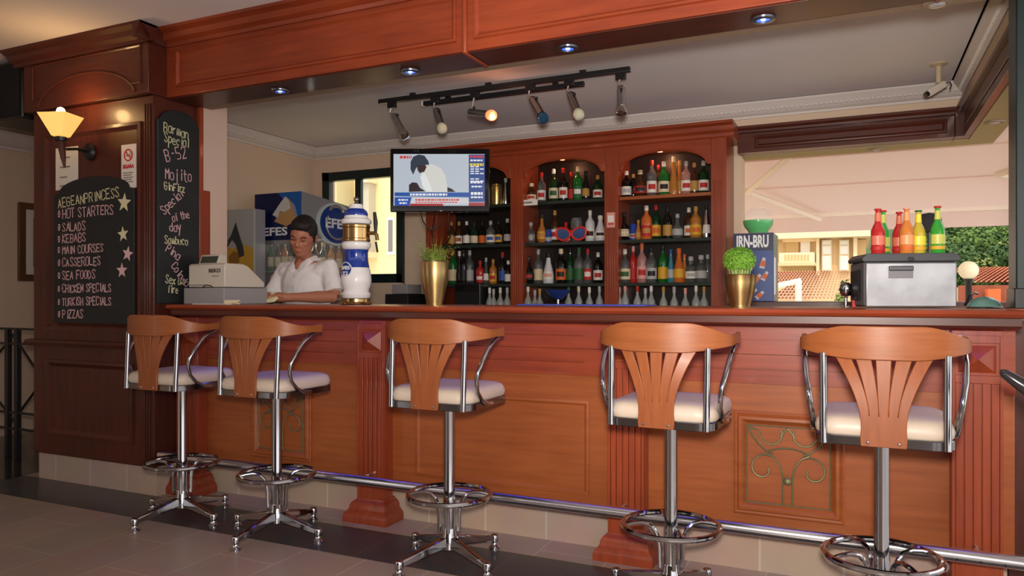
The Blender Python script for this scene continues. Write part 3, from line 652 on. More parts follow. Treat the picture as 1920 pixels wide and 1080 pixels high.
MB().tube([(.035, .02, -.13), (.07, .04, -.12), (.08, .05, -.14), (.07, .05, -.17)], .004, 6).build('cable', M_black, cv)

# ------------------------------------------------------------------ television
TVY = 5.2
tv = thing('television', (-3.04, TVY, 2.13), 'wall mounted flat television showing a cricket broadcast', 'television', None, YAW)
TW, TH = .40, .255
MB().box(-TW, TW, .002, .06, -TH, TH).build('casing', M_blackgl, tv, .008)
MB().box(-TW+.12, TW-.12, .061, .10, -.18, .18).build('back_hump', M_black, tv, .01)
MB().tube([(0, .10, 0), (.06, .5, .02), (-.05, .85, .02)], .022, 10).build('wall_arm', M_black, tv)
def em(name, c, s=.9): return mat(name, (0, 0, 0, 1), .3, emit=c, es=s)
def px2tv(x, y): return (( x-826)/1400*6.0, (337-y)/1400*6.0)
def poly_tv(name, pts, mt, dz, parent):
    m = MB(); P = [px2tv(*p) for p in pts]
    m.f([m.v((u, -dz, v)) for u, v in P]); return m.build(name, mt, parent, smooth=0)
sl = poly_tv('screen', [(739, 288), (910, 288), (910, 385), (739, 385)], em('screen_backdrop', L(186, 194, 204)), .0005, tv)
poly_tv('shirt', [(790, 319), (796, 310), (806, 306), (817, 309), (829, 316), (836, 328), (839, 345), (840, 359), (796, 359), (792, 345)], em('screen_shirt', L(214, 214, 206)), .001, sl)
poly_tv('sleeve', [(789, 330), (797, 324), (805, 338), (812, 358), (800, 358), (793, 345)], em('screen_sleeve', L(228, 230, 228)), .0013, sl)
poly_tv('face', [(783, 309), (795, 305), (801, 312), (797, 321), (788, 324), (784, 318)], em('screen_face', L(58, 40, 36)), .0012, sl)
poly_tv('cap', [(771, 303), (776, 293), (786, 289), (797, 291), (804, 301), (806, 308), (796, 309), (786, 308), (780, 317), (776, 327), (771, 317)], em('screen_cap', L(50, 58, 74)), .0015, sl)
poly_tv('figure', [(768, 346), (774, 341), (783, 342), (789, 352), (800, 358), (768, 359)], em('screen_figure', L(44, 34, 36)), .0015, sl)
poly_tv('figure', [(840, 350), (848, 353), (855, 359), (840, 359)], em('screen_figure_edge', L(50, 44, 48)), .0015, sl)
poly_tv('side_column', [(880, 289), (910, 289), (910, 378), (880, 378)], em('screen_column', L(50, 78, 140)), .001, sl)
poly_tv('banner', [(741, 360), (880, 360), (880, 369), (741, 367)], em('screen_banner', L(36, 84, 160)), .0016, sl)
poly_tv('ticker', [(741, 369), (773, 369), (769, 385), (741, 385)], em('screen_ticker', L(36, 80, 170)), .0016, sl)
poly_tv('ticker', [(773, 370), (880, 371), (880, 381), (771, 381)], em('screen_caption', L(206, 206, 210)), .0017, sl)
poly_tv('ticker', [(770, 381), (832, 381), (832, 385), (770, 385)], em('screen_red', L(170, 40, 46)), .0018, sl)
poly_tv('ticker', [(880, 379), (910, 379), (910, 385), (880, 385)], em('screen_red_end', L(160, 40, 50)), .0018, sl)
Mw, Mr, My = em('screen_white', L(235, 235, 240)), em('screen_red_text', L(210, 60, 60)), em('screen_yellow', L(220, 200, 70))
def tvtext(tx, x, y, w, mt):
    u0, v0 = px2tv(x, y); m = MB(); print_mesh(m, tx, .02, lambda u, v: (u0+u, -.0022, v0+v), w/1400*6.0); m.build('caption', mt, sl, smooth=0)
def dashes(x, y, w, mt, h=4, seed=1):
    rr = random.Random(seed*31+int(x)); m = MB(); u = x-w/2
    while u < x+w/2-1:
        l = rr.uniform(2.2, 6); a, b = px2tv(u, y-h/2), px2tv(min(u+l, x+w/2), y+h/2); m.f([m.v((a[0], -.0022, b[1])), m.v((b[0], -.0022, b[1])), m.v((b[0], -.0022, a[1])), m.v((a[0], -.0022, a[1]))]); u += l+1.2
    m.build('caption', mt, sl, smooth=0)
dashes(762, 294, 22, Mr, 5); dashes(895, 293, 26, Mr, 4); dashes(895, 300, 24, Mw, 3); dashes(895, 308, 26, My, 5); dashes(895, 341, 24, Mw, 4); dashes(895, 349, 20, Mw, 3); dashes(895, 362, 22, Mw, 5); dashes(895, 369, 22, Mw, 3); dashes(757, 374, 18, Mw, 3); dashes(757, 380, 14, Mw, 3); dashes(805, 364, 70, Mw, 4); dashes(822, 374, 84, Mr, 3); dashes(820, 378.5, 80, My if 0 else Mr, 2)
for r in range(6):
    for k in range(2+r % 2):
        m = MB(); u, v = px2tv(883+k*9, 313+r*4.2+(6 if r > 3 else 0)); m.f([m.v((u+a, -.002, v+b)) for a, b in ((0, 0), (.03, 0), (.03, .009), (0, .009))]); m.build('caption', Mw, sl, smooth=0)
MB().ball((.0, .0, -.2455), .006, 8, 5, 3, .3).build('badge', M_chrome, tv)
for i, pts in enumerate(([(-.05, .06, -.26), (-.09, .2, -.38), (-.07, .5, -.62), (-.08, .55, -.98)], [(-.16, .06, -.25), (-.14, .1, -.33), (-.08, .15, -.38), (0, .2, -.3)], [(.07, .06, -.25), (.05, .4, -.42), (-.06, .6, -.5)])):
    m = MB()
    P = [Vector(p) for p in pts]; S = []
    for a, b in zip(P, P[1:]):
        for k in range(6): S.append(a.lerp(b, k/6)+Vector((0, 0, -.02*sin(pi*k/6))))
    m.tube(S+[P[-1]], .005, 6).build('cable', M_black, tv)
# ------------------------------------------------------------------ back shelf cabinet
CY0, CY1 = 5.95, 6.33
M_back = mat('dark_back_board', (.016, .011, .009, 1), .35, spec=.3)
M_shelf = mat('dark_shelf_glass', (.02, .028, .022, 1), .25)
PX = (-3.63, -2.765, -1.905, -1.037)
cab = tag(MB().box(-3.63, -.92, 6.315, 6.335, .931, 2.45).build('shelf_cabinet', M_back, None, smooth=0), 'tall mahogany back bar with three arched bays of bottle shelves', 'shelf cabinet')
for x in PX:
    w_ = .118
    p = MB().box(x, x+w_, CY0, CY1-.02, .931, 2.45).build('upright', M_red_v, cab, .003)
    for k in range(4): MB().box(x+.022+k*.02, x+.032+k*.02, CY0-.006, CY0+.001, 1.05, 2.1).build('reed', M_red_v, p, .002)
for i in range(3):
    x0, x1 = PX[i]+.118, PX[i+1]; c = (x0+x1)/2; h = (x1-x0)/2
    pts = [(x0, 2.46), (x0, 2.235), (x0+.03, 2.235)]+[(c-(h-.03)*cos(pi*k/24), 2.238+.125*sin(pi*k/24)) for k in range(25)]+[(x1-.03, 2.235), (x1, 2.235), (x1, 2.46)]
    m = MB(); m.prism(pts, 'y', CY0, CY0+.025)
    a = m.build('arch', M_red_h, cab, .003, smooth=30)
    m = MB(); m.tube([(c-(h-.03)*cos(pi*k/24), CY0-.002, 2.244+.127*sin(pi*k/24)) for k in range(25)], .009, 6); m.build('arch_bead', M_red_h, a, smooth=50)
SH = (2.02, 1.665, 1.31)
for i in range(3):
    for z in SH:
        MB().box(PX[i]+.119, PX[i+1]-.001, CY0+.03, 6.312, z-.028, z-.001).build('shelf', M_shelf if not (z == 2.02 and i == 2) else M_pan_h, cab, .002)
MB().box(-3.62, -.93, CY0+.026, 6.312, 2.40, 2.45).build('top_board', M_dark_h, cab, smooth=0)
m = MB(); m.prism([(CY0, 2.43), (CY0-.012, 2.44), (CY0-.014, 2.465), (CY0-.04, 2.485), (CY0-.05, 2.515), (CY0-.085, 2.53), (CY0-.085, 2.55), (6.33, 2.55), (6.33, 2.43)], 'x', -3.70, -.86)
m.build('cornice', M_red_h, cab, smooth=25)
bc = tag(MB().box(-3.75, -.90, 5.72, 6.31, .905, .93).build('back_counter', M_dark_h, None, .004), 'dark wooden back counter under the bottle shelves', 'counter')
m = MB().box(-3.72, -.93, 5.76, 6.30, .1, .904).build('cupboard', M_dark_h, bc, smooth=0)
ws = tag(MB().box(-.85, .9, 5.62, 6.34, 1.12, 1.16).build('window_sill', M_dark_h, None, .004), 'dark wooden sill shelf under the open rear window', 'sill')
# warm lamps tucked inside the two arches
for xx in (-1.47, -2.33):
    d = thing('arch_lamp', (xx, 6.08, 2.40), 'small warm lamp hidden under the %s arch of the back bar' % ('right hand' if xx > -2 else 'middle'), 'lamp')
    MB().lathe([(.03, 0), (.03, -.012), (.02, -.016), (.001, -.016)], 16).build('lens', mat('warm_lens', (1, .5, .3, 1), .4, emit=L(255, 150, 90), es=1.5), d)
    light('arch_glow', 'POINT', (xx, 6.08, 2.365), 2.4 if xx > -2 else 1.3, (1, .42, .2), .02)

# ------------------------------------------------------------------ bottles
def bm_(n, c, rough=.08, trans=0, **k): return mat(n, c, rough, 0, .4, trans, **k)
GLS = {'black': bm_('black_glass', (.006, .005, .005, 1)), 'brown': bm_('brown_glass', (.05, .018, .006, 1)), 'green': bm_('green_glass', (.01, .12, .02, 1)), 'dark green': bm_('dark_green_glass', (.006, .03, .01, 1)),
  'clear': mat('clear_bottle_glass', (.93, .97, .95, 1), .04, trans=.92, ior=1.3, coat=.3), 'amber': bm_('amber_glass', (.42, .16, .03, 1)), 'red': bm_('red_glass', (.45, .02, .02, 1)), 'yellow': bm_('yellow_glass', (.6, .36, .04, 1)),
  'orange': bm_('orange_glass', (.55, .13, .03, 1)), 'white': bm_('white_bottle', L(206, 204, 206), .3), 'pink': mat('pink_glass', (.75, .35, .3, 1), .08, trans=.5, coat=.3), 'teal': bm_('teal_glass', (.03, .2, .26, 1)),
  'pale': mat('pale_clear_glass', (.55, .58, .55, 1), .08, trans=.45, coat=.4), 'blue': bm_('blue_can', (.02, .06, .32, 1), .25), 'silver': mat('silver_metal', (.6, .6, .6, 1), .25, 1), 'gold': mat('gold_speckle', (.5, .32, .1, 1), .25, .8, var=.7, vscale=60)}
LAB = {k: mat('label_'+k.replace(' ', '_'), c, .6) for k, c in {'white': L(222, 216, 206), 'cream': L(214, 196, 160), 'red': L(176, 34, 30), 'black': L(22, 20, 20), 'yellow': L(214, 160, 40), 'gold': L(178, 132, 62), 'orange': L(206, 96, 36), 'green': L(40, 90, 50), 'blue': L(50, 80, 150), 'pink': L(216, 150, 140), 'silver': L(170, 168, 166), 'dark': L(30, 26, 24)}.items()}
M_disk = mat('label_disk_red', L(196, 40, 32), .5)
# outline in (radius, height) of a bottle one unit tall, one unit wide
SHP = {'std': [(.001, 0), (.92, 0), (1, .02), (1, .58), (.93, .64), (.6, .71), (.36, .77), (.32, .82), (.32, .95), (.38, .955), (.38, .975), (.3, .98), (.001, .98)],
  'wine': [(.001, 0), (.95, 0), (1, .02), (1, .56), (.9, .63), (.55, .7), (.38, .76), (.35, .95), (.4, .96), (.4, .98), (.001, .98)],
  'slim': [(.001, 0), (.9, 0), (1, .03), (.95, .3), (.75, .5), (.5, .66), (.38, .8), (.36, .96), (.42, .97), (.001, .98)],
  'squat': [(.001, 0), (.9, 0), (1, .03), (1, .45), (.95, .52), (.7, .6), (.36, .66), (.34, .85), (.4, .86), (.4, .9), (.001, .9)],
  'bulb': [(.001, 0), (.6, 0), (.85, .06), (1, .2), (1, .34), (.85, .47), (.5, .58), (.34, .66), (.3, .92), (.36, .93), (.36, .97), (.001, .97)],
  'cone': [(.001, 0), (.95, 0), (1, .02), (.95, .2), (.7, .5), (.42, .76), (.34, .86), (.32, .97), (.001, .98)],
  'can': [(.001, 0), (.85, 0), (1, .03), (1, .92), (.85, .97), (.82, .95), (.001, .95)],
  'jar': [(.001, 0), (.98, 0), (1, .02), (1, .9), (.85, .94), (.85, 1), (.001, 1)],
  'glass': [(.001, 0), (.72, 0), (.74, .03), (1, 1), (.93, 1), (.68, .08), (.001, .07)],
  'stem': [(.001, 0), (.8, 0), (.8, .015), (.12, .05), (.1, .42), (.5, .5), (.85, .62), (.95, .8), (.85, 1), (.8, 1), (.9, .8), (.78, .63), (.3, .5), (.001, .49)]}
ORD = ('first', 'second', 'third', 'fourth', 'fifth', 'sixth', 'seventh', 'eighth', 'ninth', 'tenth', 'eleventh', 'twelfth', 'thirteenth')
def radius_at(shape, q):
    P = SHP[shape]
    for (r0, z0), (r1, z1) in zip(P[1:], P[2:]):
        if z0 <= q <= z1 and z1 > z0: return r0+(r1-r0)*(q-z0)/(z1-z0)
    return 1
def bottle(pos, H, R, shape, glass, cap, lab, label, group, name='bottle', cat='bottle', lz=(.16, .48), rz=0, extra=None):
    """root is the glass body; the cap and the label are its parts"""
    seg = 4 if shape == 'sq' else 18; P = SHP['squat' if shape == 'sq' else shape]; k = 1.25 if shape == 'sq' else 1
    o = MB().lathe([(r*R*k, z*H) for r, z in P], seg).build(name, GLS[glass], None, .004 if shape == 'sq' else 0, loc=pos, smooth=40)
    o.rotation_euler.z = rz if shape != 'sq' else YAW+pi/4
    if cap and shape not in ('can', 'glass', 'jar', 'stem'):
        zc = .9 if shape in ('squat', 'sq') else .97; rc = radius_at('squat' if shape == 'sq' else shape, .88)*R*1.12+.001; z0 = zc-.115
        MB().lathe([(rc*.9, z0*H), (rc, z0*H+.002), (rc, zc*H+.006), (rc*.85, zc*H+.01), (.001, zc*H+.01)], 14).build('cap', LAB[cap], o)
    if lab and lab[0]:
        n = 14; m = MB(); z0, z1 = lz[0]*H, lz[1]*H; rows = []
        for q in range(3):
            z = z0+(z1-z0)*q/2; r = radius_at('squat' if shape == 'sq' else shape, z/H)*R*(1.0 if shape != 'sq' else .92)+.0012
            rows.append([(r*cos(a), r*sin(a), z) for a in [-pi/2+YAW*.6-1.25+2.5*i/n for i in range(n+1)]])
        m.loops(rows, cap=False, closed=False); lb = m.build('label', LAB[lab[0]], o, smooth=60)
        if len(lab) > 1 and lab[1]:
            m = MB(); zc = (z0+z1)/2; hh = (z1-z0)*.22; r = radius_at('squat' if shape == 'sq' else shape, zc/H)*R*(1.0 if shape != 'sq' else .92)+.0022; rows = []
            for z in (zc-hh, zc+hh): rows.append([(r*cos(a), r*sin(a), z) for a in [-pi/2+YAW*.6-.7+1.4*i/8 for i in range(9)]])
            m.loops(rows, cap=False, closed=False); m.build('emblem', LAB[lab[1]], lb, smooth=60)
    tag(o, label, cat, group)
    return o
# per shelf: (x, top y) read in the photo, shape, glass, cap, label colours, radius
def z5(x, y): return (720+x/3.485, 270+y/3.485)
def z6(x, y): return (960+x/3.483, 270+y/3.483)
ROWS = [
 ('left bay', 0, z5, [(735, 265, 'jar', 'gold', None, (), .052), (795, 225, 'cone', 'silver', 'silver', (), .036)]),
 ('left bay', 1, z5, [(440, 512, 'std', 'brown', 'gold', ('gold',), .034), (490, 510, 'std', 'brown', 'gold', ('white', 'red'), .036), (540, 508, 'std', 'black', 'white', ('white',), .034), (590, 515, 'wine', 'dark green', 'dark', ('cream',), .036), (643, 512, 'wine', 'black', 'black', ('orange',), .036), (697, 505, 'std', 'clear', 'silver', ('white', 'blue'), .042), (748, 505, 'wine', 'black', 'dark', ('yellow', 'blue'), .036), (806, 490, 'slim', 'black', 'silver', ('silver',), .036)]),
 ('left bay', 2, z5, [(395, 700, 'std', 'pink', 'red', ('pink',), .034), (450, 690, 'std', 'green', 'gold', ('cream',), .045), (493, 700, 'slim', 'black', 'white', ('dark',), .032), (520, 690, 'wine', 'black', 'black', ('dark',), .034), (560, 695, 'std', 'clear', 'silver', ('silver',), .042), (628, 765, 'std', 'red', 'red', ('red', 'white'), .038), (667, 745, 'slim', 'clear', 'silver', ('white',), .026), (713, 755, 'std', 'amber', 'gold', ('yellow', 'red'), .036), (775, 708, 'wine', 'black', 'red', ('blue',), .036), (812, 765, 'wine', 'black', 'white', ('white',), .032)]),
 ('middle bay', 0, z6, [(128, 250, 'squat', 'brown', 'cream', ('cream', 'red'), .043), (193, 188, 'std', 'clear', 'red', ('white', 'red'), .04), (272, 165, 'std', 'dark green', 'white', ('cream', 'green'), .042), (335, 160, 'wine', 'black', 'red', ('white', 'red'), .038), (388, 185, 'std', 'brown', 'red', ('red',), .034), (430, 150, 'std', 'green', 'cream', ('green', 'white'), .042), (482, 178, 'slim', 'black', 'black', ('gold',), .034), (560, 208, 'std', 'dark green', 'gold', ('white', 'red'), .041)]),
 ('middle bay', 1, z6, [(85, 560, 'can', 'red', None, (), .034), (122, 505, 'sq', 'clear', 'silver', ('silver',), .042), (195, 460, 'bulb', 'amber', 'dark', ('yellow', 'gold'), .043), (238, 555, 'can', 'blue', None, ('silver',), .03), (280, 435, 'std', 'brown', 'gold', ('white', 'red'), .039), (352, 515, 'std', 'red', 'red', ('white',), .038), (420, 485, 'jar', 'clear', None, (), .05), (510, 435, 'std', 'white', 'white', ('white', 'black'), .042), (577, 470, 'slim', 'white', 'white', ('white', 'black'), .05)]),
 ('middle bay', 2, z6, [(110, 738, 'bulb', 'black', 'black', ('dark', 'red'), .053), (172, 688, 'std', 'clear', 'silver', ('cream',), .042), (238, 715, 'slim', 'white', 'black', ('white', 'pink'), .05), (320, 685, 'wine', 'black', 'cream', ('orange', 'black'), .046), (380, 680, 'wine', 'dark green', 'black', ('green',), .04), (438, 678, 'std', 'clear', 'green', ('green',), .044), (495, 685, 'std', 'clear', 'red', ('red', 'white'), .038), (562, 710, 'std', 'black', 'white', ('white', 'red'), .041)]),
 ('right bay', 0, z6, [(748, 180, 'std', 'black', 'white', ('white', 'silver'), .042), (792, 200, 'slim', 'black', 'gold', ('dark',), .032), (838, 175, 'bulb', 'brown', 'cream', ('red', 'black'), .058), (913, 108, 'std', 'clear', 'red', ('white', 'red'), .042), (955, 140, 'std', 'brown', 'red', ('red',), .032), (992, 118, 'std', 'green', 'white', ('cream', 'black'), .046), (1055, 82, 'cone', 'amber', 'cream', (), .036), (1095, 110, 'slim', 'amber', 'gold', ('gold',), .032), (1137, 115, 'std', 'pink', 'silver', ('white', 'red'), .042), (1190, 125, 'wine', 'brown', 'gold', ('gold',), .034), (1250, 112, 'std', 'dark green', 'silver', ('white', 'red'), .043)]),
 ('right bay', 1, z6, [(732, 450, 'bulb', 'black', 'black', ('cream',), .045), (793, 520, 'can', 'blue', None, ('silver', 'red'), .034), (825, 500, 'slim', 'amber', 'gold', ('gold',), .026), (878, 405, 'std', 'orange', 'white', ('red', 'gold'), .046), (940, 400, 'std', 'dark green', 'red', ('yellow', 'orange'), .042), (1015, 403, 'wine', 'black', 'black', ('gold',), .038), (1080, 460, 'bulb', 'clear', 'silver', ('silver',), .045), (1155, 418, 'std', 'brown', 'white', ('white', 'orange'), .04), (1200, 410, 'std', 'amber', 'gold', ('yellow', 'orange'), .046), (1270, 400, 'cone', 'silver', 'dark', ('white',), .034)]),
 ('right bay', 2, z6, [(738, 688, 'std', 'clear', 'white', ('cream', 'green'), .046), (792, 668, 'std', 'red', 'pink', ('red',), .034), (848, 650, 'std', 'pink', 'orange', ('pink', 'red'), .043), (910, 678, 'std', 'clear', 'black', ('silver', 'black'), .045), (985, 665, 'std', 'green', 'dark', ('yellow',), .042), (1037, 690, 'slim', 'teal', 'blue', ('silver',), .03), (1090, 682, 'slim', 'orange', 'orange', ('yellow',), .046), (1126, 722, 'slim', 'amber', 'orange', ('orange',), .03), (1168, 725, 'squat', 'clear', 'silver', ('white', 'silver'), .045), (1235, 715, 'squat', 'clear', 'silver', ('silver',), .047), (1277, 725, 'std', 'clear', 'silver', (), .036)])]
SHN = ('top shelf', 'second shelf', 'third shelf')
EXTRA = {'jar': 'jar', 'can': 'can'}
CAPN = {'dark': 'dark', 'silver': 'silver'}
for bay, si, zf, row in ROWS:
    for i, (x, y, shp, gl, cap, lab, R) in enumerate(row):
        px, py = zf(x, y); Y = 6.08 if i % 3 != 1 else 6.12
        X, _, zt = at(px, py, Y); z0 = SH[si]
        nm = 'jar' if (shp == 'jar' and gl != 'clear') else 'can' if shp == 'can' else 'glass_jug' if shp == 'jar' else 'bottle'
        kind = 'speckled gold jar' if gl == 'gold' else 'clear tall glass jug' if shp == 'jar' else gl+(' metal shaker bottle' if gl == 'silver' else ' drink can' if shp == 'can' else ' square decanter' if shp == 'sq' else ' bottle' if gl in ('white',) else ' glass bottle')
        d = (cap+'-capped ' if cap and gl != 'silver' else '')+kind+((' with '+lab[0]+' label') if lab else '')
        ln = '%s, %s from left, %s, %s' % (d, ORD[i], SHN[si], bay)
        bottle((X, Y, z0), zt-z0, R, shp, gl, cap, lab, ln, 'bottles on the %s of the %s' % (SHN[si], bay), nm, {'glass_jug': 'jug'}.get(nm, nm), (.1, .42) if shp in ('std', 'wine') else (.14, .4))
# half hidden row on the back counter
LOW = [('left bay', [(918, .30, 'white'), (925.5, .29, 'silver'), (938, .30, 'white'), (951, .3, 'silver')]),
       ('middle bay', [(979, .29, 'silver'), (990, .31, 'white'), (1003, .28, 'silver'), (1012, .29, 'gold'), (1066, .3, 'green'), (1085, .31, 'cream'), (1105, .3, 'white'), (1124, .31, 'silver')]),
       ('right bay', [(1161, .3, 'silver'), (1172, .32, 'pink'), (1195, .31, 'red'), (1210, .29, 'silver'), (1221, .31, 'white'), (1244, .3, 'gold'), (1264, .3, 'silver'), (1285, .29, 'pink'), (1305, .31, 'white'), (1320, .3, 'gold')])]
proto = {}
for bay, items in LOW:
    for px, h, cp in items:
        X, _, _ = at(px, 545, 6.0)
        if cp not in proto:
            o = proto[cp] = bottle((X, 6.0, .931), .36, .034, 'std', 'pale', cp, ('white',) if cp in ('white', 'red', 'green') else (), 'x', None)
        else:
            o = proto[cp].copy(); COL.objects.link(o)
            for ch in proto[cp].children: c = ch.copy(); COL.objects.link(c); c.parent = o
        o.location = (X, 6.0, .931); o.scale = (1, 1, h/.36*1.15)
        n = [q[0] for q in items].index(px)
        tag(o, '%s-capped pale bottle, %s from left in lowest row, %s' % (cp, ORD[n], bay), 'bottle', 'bottles standing low on the back counter')
# stem glasses hung or stood at the ends of the lower bays, blue bowl, device boxes, cards, novelty glasses
for px, lb in ((984, 'upside stemmed glass at the left of the middle bay bottom'), (1168, 'stemmed glass at the left of the right bay bottom')):
    X, _, _ = at(px, 545, 6.16)
    tag(MB().lathe([(r*.05, z*.34) for r, z in SHP['stem']], 18).build('wine_glass', GLS['pink'], None, loc=(X, 6.16, .931)), lb, 'glass', 'stemmed glasses on the back counter')
X, _, _ = at(1052, 545, 5.92)
tag(MB().lathe([(.001, .24), (.03, .24), (.085, .285), (.11, .32), (.105, .322), (.08, .288), (.02, .25), (.001, .25)][::1], 24).build('bowl', mat('blue_plastic_bowl', L(46, 70, 150), .3, trans=.3), None, loc=(X, 5.85, .931)), 'blue plastic bowl in front of the middle bay bottles', 'bowl').location.z = .931
b_ = bpy.data.objects['bowl']; 
st = MB().lathe([(.06, 0), (.06, .01), (.012, .03), (.012, .24), (.03, .245), (.001, .246)], 16).build('pedestal', M_steel, b_)
g = thing('novelty_glasses', (0, 5.965, 0), 'oversized red rimmed sunglasses propped on middle bay second shelf', 'sunglasses')
P1, P2 = Vector(at(1056, 448, 5.965)), Vector(at(1085, 446, 5.965))
g.location = ((P1.x+P2.x)/2, 5.965, 1.666)
for s_, P in ((-1, P1), (1, P2)):
    u0, z0 = P.x-g.location.x, .062
    ring = [(u0+.062*cos(a)+s_*.012*max(0, sin(a)), 0, z0+.052*sin(a)+.012*max(0, s_*cos(a))*max(0, sin(a))) for a in [2*pi*i/28 for i in range(28)]]
    MB().tube(ring, .0085, 8, True).build('rim', mat('red_plastic', L(220, 50, 40), .35), g)
    m = MB(); m.f([m.v((p[0], .002, p[2])) for p in ring]); m.f([m.v((p[0], .004, p[2])) for p in ring[::-1]]); m.build('lens', mat('blue_lens', L(40, 70, 120), .1, coat=.5), g, smooth=0)
    MB().tube([(u0+s_*.065, 0, z0+.02), (u0+s_*.068, .06, z0+.02), (u0+s_*.06, .12, z0)], .006, 6).build('temple', bpy.data.materials['red_plastic'], g)
MB().tube([(P1.x-g.location.x+.055, 0, .075), (0, 0, .088), (P2.x-g.location.x-.055, 0, .075)], .007, 8).build('bridge', bpy.data.materials['red_plastic'], g)
X0, _, z0 = at(975, 396, 5.978); X1, _, z1 = at(1008, 385, 5.978)
c = tag(MB().box(X0, X1, 5.974, 5.979, 1.99, 2.04).build('shelf_card', M_paper, None, smooth=0), 'white shelf card at the left of the middle bay top shelf', 'card')
m = MB().box(X0+.03, X1-.05, 5.972, 5.9735, 2.008, 2.022); m.build('print', M_grey, c, smooth=0)
c = tag(MB().box(-1.88, -1.81, 5.938, 5.944, 1.765, 1.89).build('price_card', LAB['pink'], None, smooth=0), 'small pinkish price card on the upright between two bays', 'card')
MB().box(-1.87, -1.82, 5.936, 5.938, 1.79, 1.80).build('print', LAB['red'], c, smooth=0)
MB().box(-1.87, -1.82, 5.936, 5.938, 1.81, 1.865).build('print', M_paper, c, smooth=0)
X, _, _ = at(884, 550, 5.98)
d = tag(MB().box(X-.13, X+.13, 5.9, 6.2, .931, 1.32).build('music_player', M_black, None, .006, smooth=0), 'black music player box on the back counter in the left bay', 'music player')
MB().box(X-.12, X+.12, 5.893, 5.899, 1.24, 1.30).build('front_panel', M_blackgl, d)
d = tag(MB().box(-4.02, -3.765, 5.86, 6.2, 0, 1.22).build('cabinet', M_black, None, .006, smooth=0), 'low black cabinet below the window behind the left plant', 'cabinet')
d = tag(MB().box(-3.97, -3.80, 5.9, 6.15, 1.221, 1.31).build('router', M_regd, None, .006, smooth=0), 'small grey box on the black cabinet behind the left plant', 'box')
MB().tube([(-4.05, 6.2, 1.42), (-4.02, 6.15, 1.36), (-3.93, 6.1, 1.27)], .005, 6).build('cable', M_black, d)
# ------------------------------------------------------------------ things on the bar top
ZT = 1.151
# cash register
rg = thing('cash_register', (-3.57, 3.48, ZT), 'beige electronic cash register on the left end of the bar', 'cash register')
dr = MB().box(-.165, .165, -.18, .18, .0, .098).build('drawer', M_regd, rg, .004)
m = MB(); X0, X1 = -.125, .125
m.prism([(-.165, .102), (.165, .102), (.165, .135), (.02, .235), (-.02, .245), (-.15, .245), (-.165, .235)], 'x', -.14, .155)
bd = m.build('body', M_reg, rg, .006)
MB().box(-.13, .02, -.167, -.165, .112, .118).build('seam', M_grey, bd, smooth=0)
m = MB(); print_mesh(m, 'BEKO', .03, lambda u, v: (.075+u, -.1665, .20+v), .095, .0012); m.build('lettering', M_black, bd, smooth=0)
m = MB(); [m.box(.052+k*.015, .062+k*.015, -.1665, -.1655, .164, .172) for k in range(4)]; m.build('lettering', M_grey, bd, smooth=0)
m = MB(); m.prism([(-.10, .246), (-.02, .246), (-.03, .30), (-.075, .305)], 'x', -.13, .03); dp = m.build('display', M_reg, rg, .004)
m = MB(); m.hexa([(-.118, -.0985, .252), (.018, -.0985, .252), (.018, -.0975, .2525), (-.118, -.0975, .2525), (-.118, -.0812, .294), (.018, -.0812, .294), (.018, -.079, .294), (-.118, -.079, .294)]); m.build('screen', mat('display_dark', L(70, 72, 64), .2), dp, smooth=0)
for r in range(3):
    for k in range(4): MB().box(-.02+k*.034, .006+k*.034, .045+r*.035, .07+r*.035, .0, .008).build('key', M_grey, bd, .002, loc=(0, 0, .225-.028*(r+1)), rot=(0, 0, 0))
MB().tube([(-.02, -.17, .10), (.01, -.175, .115), (.05, -.175, .112), (.07, -.172, .10)], .003, 6).build('cable', M_black, rg)
tag(MB().box(-3.55, -3.28, 3.20, 3.27, ZT, ZT+.004).build('paper_slip', M_paper, None, smooth=0), 'flat white paper slip lying before the cash register', 'paper')
pr = thing('paper_roll', (-3.28, 3.24, ZT+.014), 'small cream paper roll lying on the bar by the register', 'paper roll')
MB().tube([(-.05, 0, 0), (.05, .0, 0)], .0135, 14).build('roll', mat('cream_paper', L(228, 214, 176), .8), pr)
MB().tube([(-.055, 0, 0), (.055, .0, 0)], .005, 10).build('core', M_grey, pr)
# porcelain draught tower
t = thing('beer_tower', (-2.62, 3.53, ZT), 'blue and white porcelain beer tower with brass bands', 'beer tower')
MB().lathe([(.088, 0), (.09, .005), (.088, .01), (.08, .016), (.08, .032), (.083, .036)], 36).build('brass_foot', M_brass, t)
MB().lathe([(.075, .036), (.080, .042), (.084, .06), (.072, .078), (.075, .09), (.085, .115), (.088, .14), (.085, .17), (.079, .20), (.075, .212)], 36).build('lower_body', M_porc, t)
MB().lathe([(.0752, .212), (.069, .245), (.0665, .27), (.067, .30), (.071, .315)], 36).build('blue_waist', M_blue, t)
MB().lathe([(.068, .3152), (.079, .325), (.084, .34), (.083, .352), (.076, .36)], 36).build('collar', M_porc, t)
MB().lathe([(.076, .36), (.08, .365), (.08, .376), (.077, .38), (.077, .438), (.08, .442), (.08, .454), (.076, .458)], 36).build('brass_band', M_brass, t)
MB().lathe([(.07, .458), (.084, .464), (.088, .476), (.084, .488), (.072, .494), (.066, .51)], 36).build('shoulder', M_porc, t)
MB().lathe([(.066, .51), (.0675, .522), (.06, .54), (.046, .55)], 36).build('blue_dome', M_blue, t)
MB().lathe([(.04, .55), (.042, .556), (.038, .568), (.036, .576), (.001, .578)], 30).build('white_cap', M_porc, t)
MB().lathe([(.016, .577), (.012, .585), (.01, .592), (.001, .592)], 16).ball((0, 0, .606), .0155, 16, 12).build('knob', M_chrome, t)
a0 = -pi/2+YAW
